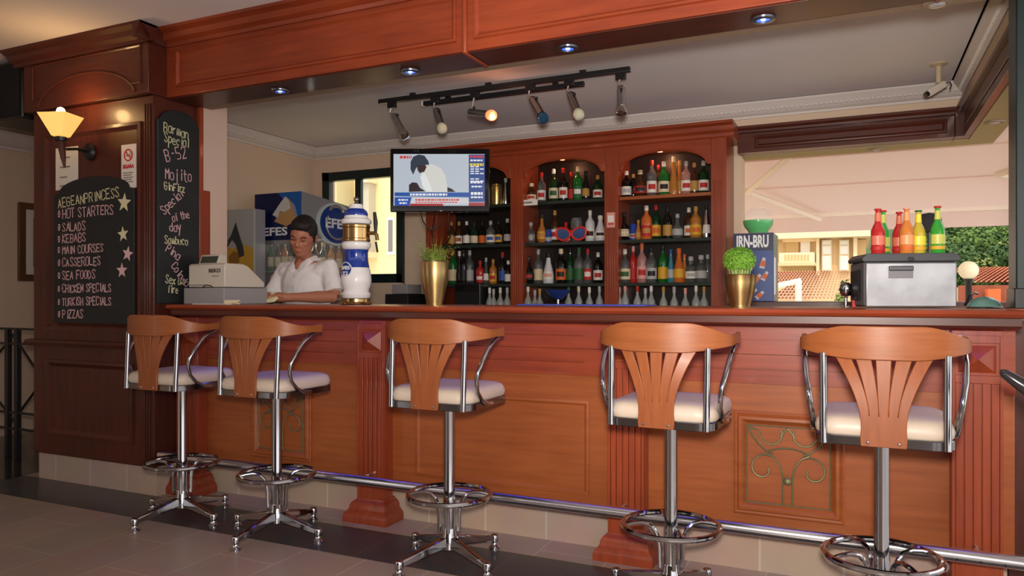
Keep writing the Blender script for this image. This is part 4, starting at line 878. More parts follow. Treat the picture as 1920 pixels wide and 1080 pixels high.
tp = MB().tube([(.075*cos(.25), .075*sin(.25), .41), (.105, .03, .41), (.118, .033, .40), (.122, .034, .37)], .011, 10).build('tap', M_brass, t)
MB().tube([(.112, .032, .40), (.112, .032, .47), (.106, .03, .53)], [.007, .013, .009], 10).build('tap_handle', M_black, tp)
MB().tube([(.112, .034, .36), (.122, .036, .30)], .006, 8).build('spout', M_black, tp)
bdg = MB(); aB = a0-.62
def pB(u, v, o=.0): r = (.081 if v < .0 else .078)+.004+o; a = aB+u/.08; return (r*cos(a), r*sin(a), .20+v)
bdg.f([bdg.v(pB(.043*cos(2*pi*k/28), .043*sin(2*pi*k/28))) for k in range(28)]); bdg = bdg.build('badge', M_white, t, smooth=0)
m = MB(); m.f([m.v(pB(.038*cos(2*pi*k/28), .038*sin(2*pi*k/28), .001)) for k in range(28)]); m.build('badge_field', M_bluep, bdg, smooth=0)
m = MB(); print_mesh(m, 'EFES', .028, lambda u, v: pB(u, v+.008, .002), .062, .001); m.build('lettering', M_white, bdg, smooth=0)
m = MB(); m.f([m.v(pB(u, v, .002)) for u, v in ((-.02, -.018), (.02, -.018), (.02, -.012), (-.02, -.012))]); m.build('stripe', M_white, bdg, smooth=0)

# potted plants in gold pots
M_soil = mat('soil', L(52, 40, 30), .95)
def gold_pot(root, R, H, rb):
    MB().lathe([(.001, 0), (rb, 0), (rb*1.02, .01), (R*.86, H*.45), (R*.97, H*.75), (R, H*.96), (R*1.02, H*.985), (R*.98, H), (R*.93, H*.98), (R*.9, H*.9), (.001, H*.9)], 36).build('pot', M_gold, root)
    MB().lathe([(.001, H*.9), (R*.9, H*.905), (.001, H*.93)], 20).build('soil', M_soil, root)
M_grass = mat('grass_blade', L(118, 138, 52), .6, var=.4, vscale=30); M_basil = mat('basil_leaf', L(110, 158, 44), .55, var=.35, vscale=25)
random.seed(3)
X, _, _ = at(815, 570, 3.62)
pa = thing('potted_plant', (X, 3.62, ZT), 'spiky grassy plant in a gold pot left of the shelves', 'potted plant')
gold_pot(pa, .079, .245, .045)
m = MB()
for i in range(240):
    a, r = random.uniform(0, 2*pi), .06*sqrt(random.random()); ln = random.uniform(.05, .145)*(1 if i % 9 else 1.5); bend = random.uniform(.1, .65)*ln+r*.35; wd = random.uniform(.0012, .0026)
    p0 = Vector((r*cos(a), r*sin(a), .215)); d = Vector((cos(a+random.uniform(-.7, .7)), sin(a+random.uniform(-.7, .7)), 0)); sd = Vector((-d.y, d.x, 0))*wd
    pts = [p0+d*bend*q*q+Vector((0, 0, ln*(q-.18*q*q))) for q in (0, .35, .7, 1)]
    V = [(m.v(p-sd*(1-k*.3)), m.v(p+sd*(1-k*.3))) for k, p in enumerate(pts)]
    for (a1, b1), (a2, b2) in zip(V, V[1:]): m.f([a1, b1, b2, a2])
    if i % 2:
        for k in range(5):
            c = pts[random.choice((1, 2, 3))]; e = Vector((random.uniform(-1, 1), random.uniform(-1, 1), random.uniform(-.2, 1))).normalized()*random.uniform(.008, .018); f_ = e.orthogonal().normalized()*.0022
            m.f([m.v(c), m.v(c+e*.5+f_), m.v(c+e), m.v(c+e*.5-f_)])
m.build('foliage', M_grass, pa, smooth=0)
X, _, _ = at(1388, 574, 3.55)
pb = thing('potted_plant', (X, 3.55, ZT), 'bushy basil plant in a gold pot right of the shelves', 'potted plant')
gold_pot(pb, .072, .148, .045)
m = MB()
for i in range(60):
    a, r = random.uniform(0, 2*pi), .04*sqrt(random.random()); q = random.uniform(.5, .95)
    m.tube([(r*cos(a), r*sin(a), .132), (r*1.3*cos(a), r*1.3*sin(a), .17), (.06*q*cos(a), .06*q*sin(a), .21)], .0012, 4)
m.build('stems', mat('basil_stem', L(150, 176, 84), .6), pb, smooth=0)
m = MB()
for i in range(2600):
    th, ph = random.uniform(0, 2*pi), math.acos(random.uniform(-.75, 1)); rr = random.uniform(.75, 1.05)
    c = Vector((0.070*rr*sin(ph)*cos(th)-.004, .070*rr*sin(ph)*sin(th), .214+.060*rr*cos(ph)))
    n_ = Vector((sin(ph)*cos(th), sin(ph)*sin(th), cos(ph)+.3))+Vector((random.uniform(-.7, .7), random.uniform(-.7, .7), random.uniform(-.7, .7))); n_.normalize()
    e = n_.orthogonal().normalized(); e.rotate(Matrix.Rotation(random.uniform(0, 6.3), 3, n_)); f_ = n_.cross(e); s_ = random.uniform(.004, .0075)
    m.f([m.v(c-e*s_), m.v(c+f_*s_*.55+n_*.0012), m.v(c+e*s_), m.v(c-f_*s_*.55+n_*.0012)])
m.build('foliage', M_basil, pb, smooth=0)
for X, Y, lb in ((pa.location.x, 3.62, 'left'), (pb.location.x, 3.55, 'right')): pass
# thin blue slab standing in for blue downlight mirrored in the counter
tag(MB().box(-1.62, -.93, 3.56, 3.78, ZT-.0005, ZT+.006).build('blue_sheen_slab', mat('blue_sheen', L(60, 76, 170), .5), None, .002), 'flat blue slab standing in for blue light on the counter', 'light patch')

# cool box with a steel front, turned to the room
cb = thing('cool_box', (.197, 3.46, ZT), 'black cool box with brushed steel front on the bar', 'cool box', None, radians(14))
MB().box(-.176, .176, 0.002, .22, .008, .19).build('body', mat('box_grey', L(92, 92, 94), .45), cb, .008)
M_sf = mat('steel_front_reflections', (.40, .40, .41, 1), .42, .85, var=.95, vscale=4.5)  # noise paints blotchy dark and pale reflections onto the steel
fp = MB().box(-.172, .172, -.012, .0015, .004, .186).build('front_panel', M_sf, cb, .005)
hd = MB().box(-.085, .008, -.0145, -.0125, .122, .17).build('handle_recess', mat('recess_grey', L(120, 118, 120), .4, .5), fp, .002)
MB().box(-.085, .008, -.024, -.0146, .152, .172).build('handle', mat('handle_grey', L(92, 92, 94), .35, .6), hd, .004)
R = []
for k, z in ((1.0, .191), (1.03, .196), (1.03, .205), (.94, .222), (.9, .224)): R.append([(-.18*k, -.012*k, z), (.18*k, -.012*k, z), (.18*k, .222, z), (-.18*k, .222, z)])
ld = MB().loops(R).build('lid', mat('lid_grey', L(64, 64, 68), .4), cb, .003)
MB().prism([(-.012, .194), (.012, .194), (.009, .208), (-.009, .208)], 'y', -.02, -.012).build('latch', M_black, ld, .002)
MB().box(-.186, -.177, .05, .18, .03, .16).build('side_handle', M_black, cb, .006)
tag(MB().box(-.02, -.004, 3.56, 3.60, ZT, ZT+.155).build('cardboard_box', LAB['red'], None, .002), 'slim red box standing beside the cool box', 'box')
# alcopop bottles on its lid
def mix(n, c, lab): GLS[n] = mat(n+'_drink', c, .07, 0, .4, .35, ior=1.35); LAB[n] = lab
mix('ruby', (.62, .03, .03, 1), mat('ruby_label', L(206, 110, 84), .4)); mix('tangerine', (.82, .27, .05, 1), mat('tangerine_label', L(226, 150, 96), .4)); mix('lemon', (.72, .55, .06, 1), mat('lemon_label', L(226, 206, 60), .4)); mix('lime', (.05, .42, .05, 1), mat('lime_label', L(190, 190, 90), .4))
SHP['alco'] = [(.001, 0), (.94, 0), (1, .02), (1, .44), (.96, .52), (.7, .62), (.44, .70), (.36, .78), (.34, .95), (.42, .955), (.42, .995), (.001, 1)]
def alco(px, top, Y, gl, lb, base=ZT+.2245, H=None, cap='white'):
    X, _, zt = at(px, top, Y); H = H or zt-base
    o = bottle((X, Y, base), H, .0275, 'alco', gl, None, (gl,), lb, 'bottles on the cool box', 'bottle', 'bottle', (.2, .40))
    n = 12; r0, r1 = .0272*.44+.0012, .0272*.38+.0012
    m = MB(); m.lathe([(r0, .715*H), (r1, .79*H), (r1-.0004, .90*H)], 16, cap=False); m.build('neck_foil', LAB[gl], o)
    MB().lathe([(.013, .955*H), (.0142, .965*H), (.013, .995*H), (.001, 1.0*H)], 14).build('crown_cap', LAB['red' if gl == 'ruby' else 'pink' if gl == 'tangerine' else 'green' if gl == 'lemon' else 'red'], o)
    MB().lathe([(.0281, .09*H), (.0281, .16*H)], 18, cap=False).build('foot_band', LAB['red'] if gl == 'ruby' else LAB['orange'] if gl == 'tangerine' else LAB['yellow'], o)
    return o
alco(1646, 391, 3.50, 'ruby', 'red drink bottle at the left front of the cool box lid')
alco(1656, 394, 3.66, 'lime', 'green bottle hidden behind the front left red bottle')
alco(1686, 397, 3.60, 'ruby', 'red bottle standing behind the orange bottle')
alco(1700, 389, 3.52, 'tangerine', 'orange drink bottle at the middle of the cool box lid')
alco(1722, 394, 3.55, 'lemon', 'yellow drink bottle right of the orange bottle')
alco(1758, 386, 3.56, 'lime', 'green drink bottle at the right front of the cool box lid')
X, _, _ = at(1742, 430, 3.68)
hp = thing('black_cap', (X, 3.68, ZT+.2245), 'round black cap hung on a stand behind the bottles', 'cap')
MB().lathe([(.03, 0), (.03, .006), (.006, .01), (.006, .13), (.001, .13)], 14).build('stand', M_black, hp)
MB().lathe([(.046, .10), (.05, .125), (.047, .16), (.033, .178), (.001, .184)], 20, sy=.7).build('crown', mat('black_cloth', (.012, .011, .013, 1), .8), hp)
# chrome shaker cup, teal dome, pump by the post
X, _, _ = at(1586, 572, 3.58)
s = thing('chrome_cup', (X, 3.58, ZT), 'small round chrome cup on a short stand left of cool box', 'cup')
MB().lathe([(.02, 0), (.02, .004), (.007, .008), (.006, .04), (.012, .046), (.001, .046)], 16).build('stand', M_chrome, s)
MB().lathe([(.001, .046), (.018, .05), (.0245, .062), (.0255, .085), (.023, .1), (.012, .108), (.001, .11)], 22).build('cup', M_chrome, s)
MB().lathe([(.0262, .07), (.0265, .074), (.0262, .078)], 22, cap=False).build('band', M_black, s)
X, _, _ = at(1846, 570, 3.55)
s = thing('glass_dome', (X, 3.55, ZT), 'small teal glass dome on the bar beside the black post', 'dish')
MB().lathe([(.062, 0), (.06, .01), (.05, .028), (.03, .042), (.001, .048)], 24, sy=.7).build('dome', mat('teal_glass_dome', L(120, 170, 160), .1, trans=.5, coat=.4), s)
MB().lathe([(.064, 0), (.066, .004), (.062, .006)], 24, sy=.7).build('rim', M_chrome, s)
X, _, _ = at(1812, 560, 3.62)
s = thing('corkscrew', (X, 3.62, ZT), 'black and chrome bottle opener leaning right of the cool box', 'bottle opener')
MB().tube([(0, 0, .006), (.01, 0, .03), (.018, 0, .055)], [.012, .011, .007], 10).build('grip', M_black, s)
MB().tube([(.018, 0, .055), (.03, 0, .062), (.042, 0, .058)], .005, 8).build('hook', M_chrome, s)

# ------------------------------------------------------------------ fridges
def fquad(m, x0, x1, z0, z1, y): m.f([m.v((x0, y, z0)), m.v((x1, y, z0)), m.v((x1, y, z1)), m.v((x0, y, z1))])
M_fgrey = mat('fridge_grey', L(150, 148, 152), .4); M_fin = mat('fridge_inside', (.03, .03, .032, 1), .5); M_fglass = mat('fridge_glass', (1, 1, 1, 1), .0, alpha=.1, spec=.6); M_alum = mat('aluminium_trim', L(176, 174, 172), .35, .6)
fx0, fx1, fy0, fy1 = -4.985, -4.445, 5.2, 5.92
fr_ = thing('display_fridge', ((fx0+fx1)/2, fy0, 0), 'tall glass fronted drinks fridge with blue header behind the barman', 'fridge')
hw = (fx1-fx0)/2
MB().box(-hw, hw, .0, .72, 0, .3).build('plinth', M_fgrey, fr_, .004)
MB().box(-hw, -hw+.03, .02, .72, .3, 1.72).build('side_wall', M_fin, fr_); MB().box(-hw+.031, hw-.031, .69, .72, .3, 1.72).build('back_wall', M_fin, fr_)
hdr = MB(); hdr.prism([(0, 1.72), (.72, 1.72), (.72, 2.06), (.0, 2.125)], 'x', -hw, hw); hdr = hdr.build('header', M_fgrey, fr_, .004)
m = MB(); fquad(m, -hw, hw, 1.70, 2.125, -.003); m.build('header_print', M_navy, hdr, smooth=0)
m = MB(); m.f([m.v(p) for p in ((.0, -.004, 2.125), (hw, -.004, 2.125), (hw, -.004, 1.86))]); m.build('header_blue', mat('sky_blue_print', L(34, 96, 170), .4), hdr, smooth=0)
def pic(pts, mt, y, nm): m = MB(); m.f([m.v((u, y, v)) for u, v in pts]); m.build(nm, mt, hdr, smooth=0)
pic([(-.04, 1.87), (.06, 1.98), (.11, 2.08), (.20, 1.99), (.23, 1.88), (.10, 1.82)], mat('amber_print', L(196, 150, 96), .4), -.005, 'beer_picture')
pic([(-.06, 1.93), (.02, 2.02), (.09, 2.09), (.13, 2.05), (.15, 1.98), (.08, 1.95), (.03, 1.96), (.0, 1.90)], mat('foam_print', L(214, 210, 204), .5), -.006, 'foam_picture')
pic([(.15, 2.05), (.20, 2.0), (.235, 1.88), (.22, 1.84), (.21, 1.9), (.17, 1.99)], mat('glass_print', L(140, 150, 180), .4), -.0065, 'glass_picture')
m = MB(); print_mesh(m, 'EFES', .1, lambda u, v: (-.03+u, -.0065, 1.775+v), .28, .003); m.build('lettering', M_white, hdr, smooth=0)
# oval sign on its right side
sx_ = hw+.0; m = MB(); pS = lambda u, v, o: (sx_+o, u, v)
ov = MB(); ov.loops([[pS(.45+.26*cos(2*pi*k/40), 1.87+.20*sin(2*pi*k/40), o) for k in range(40)] for o in (0, .025)]); ov = ov.build('oval_sign', mat('sign_white', L(206, 216, 214), .4), hdr)
m = MB(); m.f([m.v(pS(.45+.235*cos(2*pi*k/40), 1.87+.178*sin(2*pi*k/40), .0265)) for k in range(40)]); m.build('field', M_bluep, ov, smooth=0)
m = MB(); m.tube([pS(.45+.15*cos(a), 1.86+.13*sin(a)+.0, .028) for a in [pi*(.8+1.4*i/24) for i in range(25)]], .01, 6); m.tube([pS(.45+.09*cos(a), 1.99+.05*sin(a), .028) for a in [pi*i/12 for i in range(13)]], .016, 6); m.build('emblem', M_alum, ov)
m = MB(); print_mesh(m, 'EFES', .12, lambda u, v: pS(.45+u, 1.87+v, .029), .33, .004); m.build('lettering', M_white, ov, smooth=0)
MB().frame(-hw, hw, .3, 1.70, .018, [(0, 0), (0, .02), (.035, .02), (.035, 0)]).build('door_frame', M_alum, fr_, smooth=0)
m = MB(); m.box(-hw+.036, hw-.036, .006, .012, .335, 1.665); m.build('door_glass', M_fglass, fr_, smooth=0)
m = MB(); m.box(hw-.008, hw-.002, .03, .70, .32, 1.70); m.build('side_glass', M_fglass, fr_, smooth=0)
MB().box(-hw, -hw+.012, -.03, -.003, .8, 1.3).build('handle', M_black, fr_)
FZ = (.80, 1.12, 1.43)
for z in FZ: MB().box(-hw+.032, hw-.012, .05, .68, z-.012, z-.002).build('shelf', M_alum, fr_, smooth=0)
k = 0; fp_ = {}
for z in FZ[1:]:
    for yy in (.12, .24, .36, .48, .6):
        for xx in ([-.19, -.11, -.03, .05, .13, .21] if yy == .12 else [.13, .21]):
            gl = ('black', 'brown', 'dark green', 'green', 'amber')[(k*3+int(yy*9)) % 5]; k += 1
            if z > 1.2 and yy > .4: gl = 'amber'
            pos = (fr_.location.x+xx, fy0+yy, z-.0015)
            if gl not in fp_:
                o = fp_[gl] = bottle(pos, .27, .031, 'std', gl, 'gold' if k % 2 else 'silver', ('cream',) if gl != 'black' else ('silver',), '', None)
            else:
                o = fp_[gl].copy(); COL.objects.link(o); o.location = pos
                for ch in fp_[gl].children: c = ch.copy(); COL.objects.link(c); c.parent = o
            tag(o, '%s glass bottle on a shelf inside the tall drinks fridge' % gl, 'bottle', '%s bottles inside the tall fridge' % gl)
light('fridge_light', 'POINT', (fr_.location.x+.1, fy0+.3, 1.66), 1.2, (1, .95, .8), .05)
# second fridge with a poster door, left of it
p2 = thing('poster_fridge', (-5.21, 5.02, 0), 'white fridge with beer tap poster door beside the tall fridge', 'fridge')
MB().box(-.035, .395, .01, .13, 0, 1.97).build('body', M_fgrey, p2, .004)
MB().box(-.035, .395, -.012, .009, .1, 1.97).build('poster_door', mat('poster_pale', L(176, 176, 170), .4), p2, .003)
d_ = p2.children[1]
def pp(pts, c, y, nm): m = MB(); m.f([m.v((-.03+(u+.03)*1.44, y, v)) for u, v in pts]); m.build(nm, mat('poster_'+nm, c, .45), d_, smooth=0)
pp([(-.03, 1.2), (.262, 1.2), (.262, 1.62), (.18, 1.66), (.1, 1.62), (.02, 1.65), (-.03, 1.62)], L(206, 160, 62), -.013, 'beer')
pp([(-.03, 1.56), (.08, 1.74), (.12, 1.86), (.14, 1.78), (.18, 1.64), (.19, 1.56), (.15, 1.54), (.12, 1.66), (.09, 1.70), (-.03, 1.50)], L(54, 58, 62), -.0145, 'tap')
pp([(.06, 1.55), (.10, 1.60), (.15, 1.58), (.15, 1.50), (.10, 1.46), (.07, 1.49)], L(150, 104, 40), -.014, 'emblem')
pp([(-.03, 1.40), (.03, 1.44), (.08, 1.40), (.06, 1.32), (-.03, 1.30)], L(160, 116, 60), -.014, 'glass')
m = MB(); print_mesh(m, 'EFES Pilsen', .035, lambda u, v: (.035+u*.62-v*.7, -.0155, 1.62+u*.78+v*.6), .17, .001); m.build('lettering', M_white, d_, smooth=0)
# small branded cooler by the rear window with the fish bowl on it
kx0, kx1, ky = -.832, -.55, 5.72
ib = thing('counter_cooler', ((kx0+kx1)/2, ky, 1.161), 'small blue drinks cooler on the sill beside the basil plant', 'cooler')
hw = (kx1-kx0)/2; kh = .50
MB().box(-hw, hw, .012, .34, 0, kh).build('body', M_alum, ib, .004)
kd = MB().box(-hw, hw, -.012, .011, .0, kh).build('door', mat('cooler_blue', L(44, 70, 132), .3, var=.45, vscale=7), ib, .003)
m = MB(); m.box(-hw, hw, -.0135, -.0125, kh-.13, kh); m.build('name_panel', M_navy, kd, smooth=0)
m = MB(); print_mesh(m, 'IRN-BRU', .08, lambda u, v: (-.005+u, -.0145, kh-.066+v*1.5), .225, .003); m.build('lettering', M_white, kd, smooth=0)
M_or, M_wt = mat('orange_print', L(214, 104, 58), .5), mat('pale_print', L(200, 200, 214), .5)
for bx, bz, an, sc_ in ((-.07, .235, -.5, 1), (-.01, .275, -.35, 1), (.07, .285, -.2, 1), (-.05, .15, -.9, .9), (.03, .17, -.7, 1), (.085, .19, -.5, .9), (.0, .07, -1.0, .9), (.05, .05, -.8, .9)):
    for lo, hi, w_, mt in ((-.03, .012, .02, M_or), (.012, .034, .013, M_wt), (-.045, -.03, .02, M_wt)):
        m = MB(); m.f([m.v((bx+(u*cos(an)-v*sin(an))*sc_, -.0132, bz+(u*sin(an)+v*cos(an))*sc_)) for u, v in ((-w_, lo), (w_, lo), (w_*.8, hi), (-w_*.8, hi))]); m.build('bottle_print', mt, kd, smooth=0)
MB().box(hw+.001, hw+.012, .02, .04, .05, .32).build('handle', M_white, ib)
fb = thing('fish_bowl', ((kx0+kx1)/2+.015, ky+.16, 1.161+kh+.0015), 'round glass bowl half full of green liquid on the cooler', 'bowl')
BR = .112
MB().lathe([(.05, .0), (.07, .004)]+[(BR*sin(a), BR*.92-BR*.92*cos(a)) for a in [.75+i*(pi-1.25)/14 for i in range(15)]]+[(BR*.5, BR*1.78), (BR*.47, BR*1.76)], 32, cap=False).build('bowl', mat('thin_glass', (1, 1, 1, 1), .0, alpha=.13, spec=.6), fb)
MB().lathe([(.001, .008), (.066, .01)]+[((BR-.003)*sin(a), BR*.92-(BR-.003)*.92*cos(a)) for a in [.78+i*.10 for i in range(9)]]+[(.001, BR*.92-BR*.92*cos(1.58))], 32).build('green_liquid', mat('green_liquid', L(36, 214, 96), .05, emit=None, trans=.25, coat=.4), fb)
# ------------------------------------------------------------------ the barman
def person():
    px, py = -3.455, 4.10
    P = thing('person', (px, py, 0), 'person in white short-sleeved shirt looking down at a pad behind bar', 'person')
    M_skin = mat('skin', L(182, 118, 92), .5, spec=.4); M_hair = mat('black_hair', (.012, .010, .010, 1), .55, bump=.5, vscale=120)
    M_shirt = mat('white_shirt', L(246, 242, 242), .75, bump=.15, vscale=18); M_trs = mat('dark_trousers', L(36, 36, 40), .8)
    HT = Matrix.Translation((.025, -.075, 1.452)) @ Matrix.Rotation(radians(20), 4, 'Z') @ Matrix.Rotation(radians(22), 4, 'X') @ Matrix.Rotation(radians(9), 4, 'Y') @ Matrix.Scale(1.13, 4)      # neck base -> head, tilted down
    H = lambda x, y, z: tuple(HT @ Vector((x, y, z)))
    def ell(m, c, r, rot=None, seg=20, rings=14):
        for_ = []
        for i in range(rings+1):
            a = pi*i/rings; for_.append([(max(1e-3, sin(a))*cos(2*pi*k/seg)*r[0], max(1e-3, sin(a))*sin(2*pi*k/seg)*r[1], -cos(a)*r[2]) for k in range(seg)])
        rings_ = [[tuple(Vector(rot @ Vector(p))+Vector(c)) if rot else (p[0]+c[0], p[1]+c[1], p[2]+c[2]) for p in q] for q in for_]
        m.loops(rings_)
    RH = HT.to_3x3()
    def hel(m, c, r, s=16): ell(m, H(*c), r, RH, s, 12)
    ELB, WRI = {}, {}
    SHO = {1: (.185, .0, 1.405), -1: (-.185, .0, 1.395)}
    ELB = {1: (.275, -.05, 1.195), -1: (-.27, -.06, 1.185)}
    WRI = {1: (.125, -.335, 1.192), -1: (-.06, -.34, 1.19)}
    m = MB()
    # skull, jaw, features
    hel(m, (0, -.005, .165), (.073, .092, .092)); hel(m, (0, -.03, .095), (.058, .062, .07)); hel(m, (0, -.062, .062), (.03, .03, .024))
    hel(m, (0, -.062, .115), (.05, .035, .045)); hel(m, (0, -.088, .168), (.045, .014, .016))
    m.tube([H(0, -.092, .160), H(0, -.105, .138), H(0, -.116, .118)], [.008, .011, .013], 10)
    for s_ in (-1, 1):
        hel(m, (s_*.012, -.104, .116), (.0085, .010, .0075)); hel(m, (s_*.036, -.076, .128), (.018, .014, .014)); hel(m, (s_*.073, .01, .135), (.010, .02, .032)); hel(m, (s_*.03, -.083, .153), (.014, .010, .009))
    hel(m, (0, -.094, .087), (.021, .009, .006)); hel(m, (0, -.092, .078), (.018, .010, .006))
    m.tube([H(0, .02, .11), H(0, .012, .04), (0, -.035, 1.47), (0, -.01, 1.40)], [.054, .052, .056, .075], 18)
    ell(m, (0, -.085, 1.40), (.028, .03, .045))
    # trunk, hips and legs (dressed below)
    def tring(z, rx, ry, cy, tl): return [(rx*cos(2*pi*k/24), cy+ry*sin(2*pi*k/24), z+tl*sin(2*pi*k/24)) for k in range(24)]
    def ring(z, rx, ry, cy=0): return [(rx*cos(2*pi*k/24), cy+ry*sin(2*pi*k/24), z) for k in range(24)]
    m.loops([ring(.9, .15, .10, .0), ring(1.0, .15, .10), ring(1.15, .155, .105, -.01), ring(1.3, .17, .105, -.01), ring(1.38, .165, .09, -.005), ring(1.44, .10, .06, -.015)])
    for s_ in (-1, 1):
        m.tube([(s_*.08, 0, .93), (s_*.085, -.01, .5), (s_*.09, .01, .07)], [.078, .055, .04], 14); ell(m, (s_*.09, -.06, .035), (.042, .12, .034))
        S, E, Wr = SHO[s_], ELB[s_], WRI[s_]
        m.tube([S, tuple((Vector(S)+Vector(E))/2), E], [.05, .045, .038], 14)
        m.tube([E, tuple(Vector(E).lerp(Vector(Wr), .35)), tuple(Vector(E).lerp(Vector(Wr), .75)), Wr], [.039, .041, .030, .026], 14)
        # hand: palm, five fingers curled round the pad
        d = (Vector((.035, -.40, 1.195))-Vector(Wr)).normalized(); up = Vector((0, 0, 1)); sd = d.cross(up).normalized()
        Wv = Vector(Wr); pc = Wv+d*.045
        m.tube([tuple(Wv), tuple(Wv+d*.03), tuple(Wv+d*.07), tuple(Wv+d*.085)], [.025, .031, .030, .024], 12)
        for f_ in range(4):
            o = sd*((f_-1.5)*.0165); b0 = Wv+d*.072+o; ln = (.062, .072, .068, .054)[f_ if s_ > 0 else 3-f_]
            c1 = b0+d*ln*.5+up*.010; c2 = b0+d*ln*.8-up*.004; c3 = b0+d*ln*.88-up*.022
            m.tube([tuple(b0), tuple(c1), tuple(c2), tuple(c3)], [.0095, .0085, .0078, .0065], 8)
        b0 = Wv+d*.03+sd*(.024*(-s_)); m.tube([tuple(b0), tuple(b0+d*.028+sd*(-s_)*.014+up*.012), tuple(b0+d*.058+sd*(-s_)*.008+up*.012)], [.012, .0095, .0075], 8)
    body = m.build('body', M_skin, P, smooth=0)
    rm = body.modifiers.new('remesh', 'REMESH'); rm.mode = 'VOXEL'; rm.voxel_size = .0045; rm.use_smooth_shade = True
    sm = body.modifiers.new('smooth', 'SMOOTH'); sm.factor = .5; sm.iterations = 4
    # hair: cap of the skull, cut at the brow and over the ears
    m = MB(); hel(m, (0, .006, .181), (.080, .093, .095), 28); hel(m, (0, .05, .14), (.066, .052, .062), 20); hel(m, (0, -.035, .228), (.062, .058, .04), 20)
    for s_ in (-1, 1): hel(m, (s_*.0705, -.004, .148), (.0065, .017, .036), 12)
    hair = m.build('hair', M_hair, P, smooth=0)
    rm = hair.modifiers.new('remesh', 'REMESH'); rm.mode = 'VOXEL'; rm.voxel_size = .005; rm.use_smooth_shade = True
    # trim the face free of hair
    bmh = bmesh.new(); bmh.from_mesh(hair.data); hair.data.materials.clear(); hair.data.materials.append(M_hair); bmh.free()
    cut = hair.modifiers.new('trim', 'BOOLEAN')
    cm = MB(); hel(cm, (0, -.088, .112), (.066, .08, .092), 24)
    co = cm.build('cut', None, None, smooth=0); cut.object = co; cut.operation = 'DIFFERENCE'; cut.solver = 'EXACT'
    cut.use_self = True
    sm = hair.modifiers.new('smooth', 'SMOOTH'); sm.factor = .5; sm.iterations = 3
    dg = bpy.context.evaluated_depsgraph_get(); me = bpy.data.meshes.new_from_object(hair.evaluated_get(dg)); hair.modifiers.clear(); hair.data = me
    me.polygons.foreach_set('use_smooth', [True]*len(me.polygons)); bpy.data.objects.remove(co)
    me.materials.clear(); me.materials.append(M_hair)
    for s_ in (-1, 1):
        MB().tube([H(s_*.014, -.099, .166), H(s_*.03, -.0985, .174), H(s_*.05, -.088, .169)], [.0032, .0045, .0025], 8).build('eyebrow', M_hair, P)
        MB().tube([H(s_*.018, -.0935, .150), H(s_*.031, -.0945, .1475), H(s_*.044, -.087, .150)], [.0015, .0028, .0015], 6).build('eyelashes', M_hair, P)
    MB().tube([H(-.02, -.099, .083), H(0, -.1045, .084), H(.02, -.099, .083)], [.002, .0038, .002], 8).build('mouth', mat('lips', L(150, 84, 76), .5), P)
    # shirt: trunk and short sleeves in one, then collar, placket and buttons
    m = MB()
    m.loops([ring(.93, .168, .118), ring(1.02, .168, .118), ring(1.15, .178, .128, -.012), ring(1.28, .192, .128, -.014), ring(1.36, .19, .112, -.008), tring(1.415, .15, .088, -.015, .012), tring(1.44, .092, .07, -.02, .03)])
    for s_ in (-1, 1): ell(m, (s_*.15, -.005, 1.37), (.075, .085, .062))
    for s_ in (-1, 1):
        S, E = Vector(SHO[s_]), Vector(ELB[s_]); e = S.lerp(E, .86)
        m.tube([tuple(S+Vector((-s_*.05, 0, .0))), tuple(S), tuple(S.lerp(E, .45)), tuple(e)], [.05, .064, .063, .068], 18)
    sh = m.build('shirt', M_shirt, P, smooth=0)
    rm = sh.modifiers.new('remesh', 'REMESH'); rm.mode = 'VOXEL'; rm.voxel_size = .007; rm.use_smooth_shade = True
    sm = sh.modifiers.new('smooth', 'SMOOTH'); sm.factor = .5; sm.iterations = 22
    tx = bpy.data.textures.new('folds', 'CLOUDS'); tx.noise_scale = .07; dm = sh.modifiers.new('folds', 'DISPLACE'); dm.texture = tx; dm.strength = .014; dm.mid_level = .5
    for s_ in (-1, 1):
        m = MB(); A = [(s_*.006, -.106, 1.375), (s_*.03, -.10, 1.425), (s_*.06, -.06, 1.462), (s_*.058, .02, 1.482), (0, .052, 1.49)]
        B = [(s_*.03, -.128, 1.362), (s_*.074, -.11, 1.395), (s_*.092, -.06, 1.432), (s_*.078, .035, 1.455), (0, .075, 1.462)]
        R_ = [[a, b, (b[0], b[1]-.005, b[2]-.006), (a[0], a[1]-.005, a[2]-.005)] for a, b in zip(A, B)]
        m.loops(R_); m.build('collar', M_shirt, sh, .001, smooth=60)
        E = Vector(ELB[s_]); S = Vector(SHO[s_]); c = S.lerp(E, .86); ax = (E-S).normalized(); q = ax.to_track_quat('Z', 'Y').to_euler()
        MB().lathe([(.066, -.022), (.070, -.02), (.071, .002), (.066, .004)], 20, cap=False).build('sleeve_cuff', M_shirt, sh, loc=c, rot=q)
    for k in range(4): MB().ball((0, -.148+.012*(k == 0), 1.34-k*.075), .0055, 8, 6, 1, .5).build('button', M_reg, sh)
    m = MB()
    m.loops([ring(.985, .172, .122), ring(.9, .172, .125), ring(.84, .16, .12)])
    for s_ in (-1, 1): m.tube([(s_*.082, 0, .9), (s_*.087, -.01, .5), (s_*.092, .01, .08)], [.092, .072, .068], 16)
    m.build('trousers', M_trs, P, smooth=60)
    for s_ in (-1, 1):
        m = MB(); ell(m, (s_*.09, -.055, .045), (.05, .135, .044)); m.build('shoe', M_blackgl, P, smooth=80)
    return P
person()
pd = thing('notepad', (-3.415, 3.70, 1.186), 'small pale yellow notepad held by the person behind the bar', 'notepad', None, .12)
MB().box(-.06, .055, -.05, .04, -.008, .012).build('pages', mat('pale_yellow_paper', L(240, 236, 186), .8), pd, .002, rot=(radians(28), radians(-6), 0))
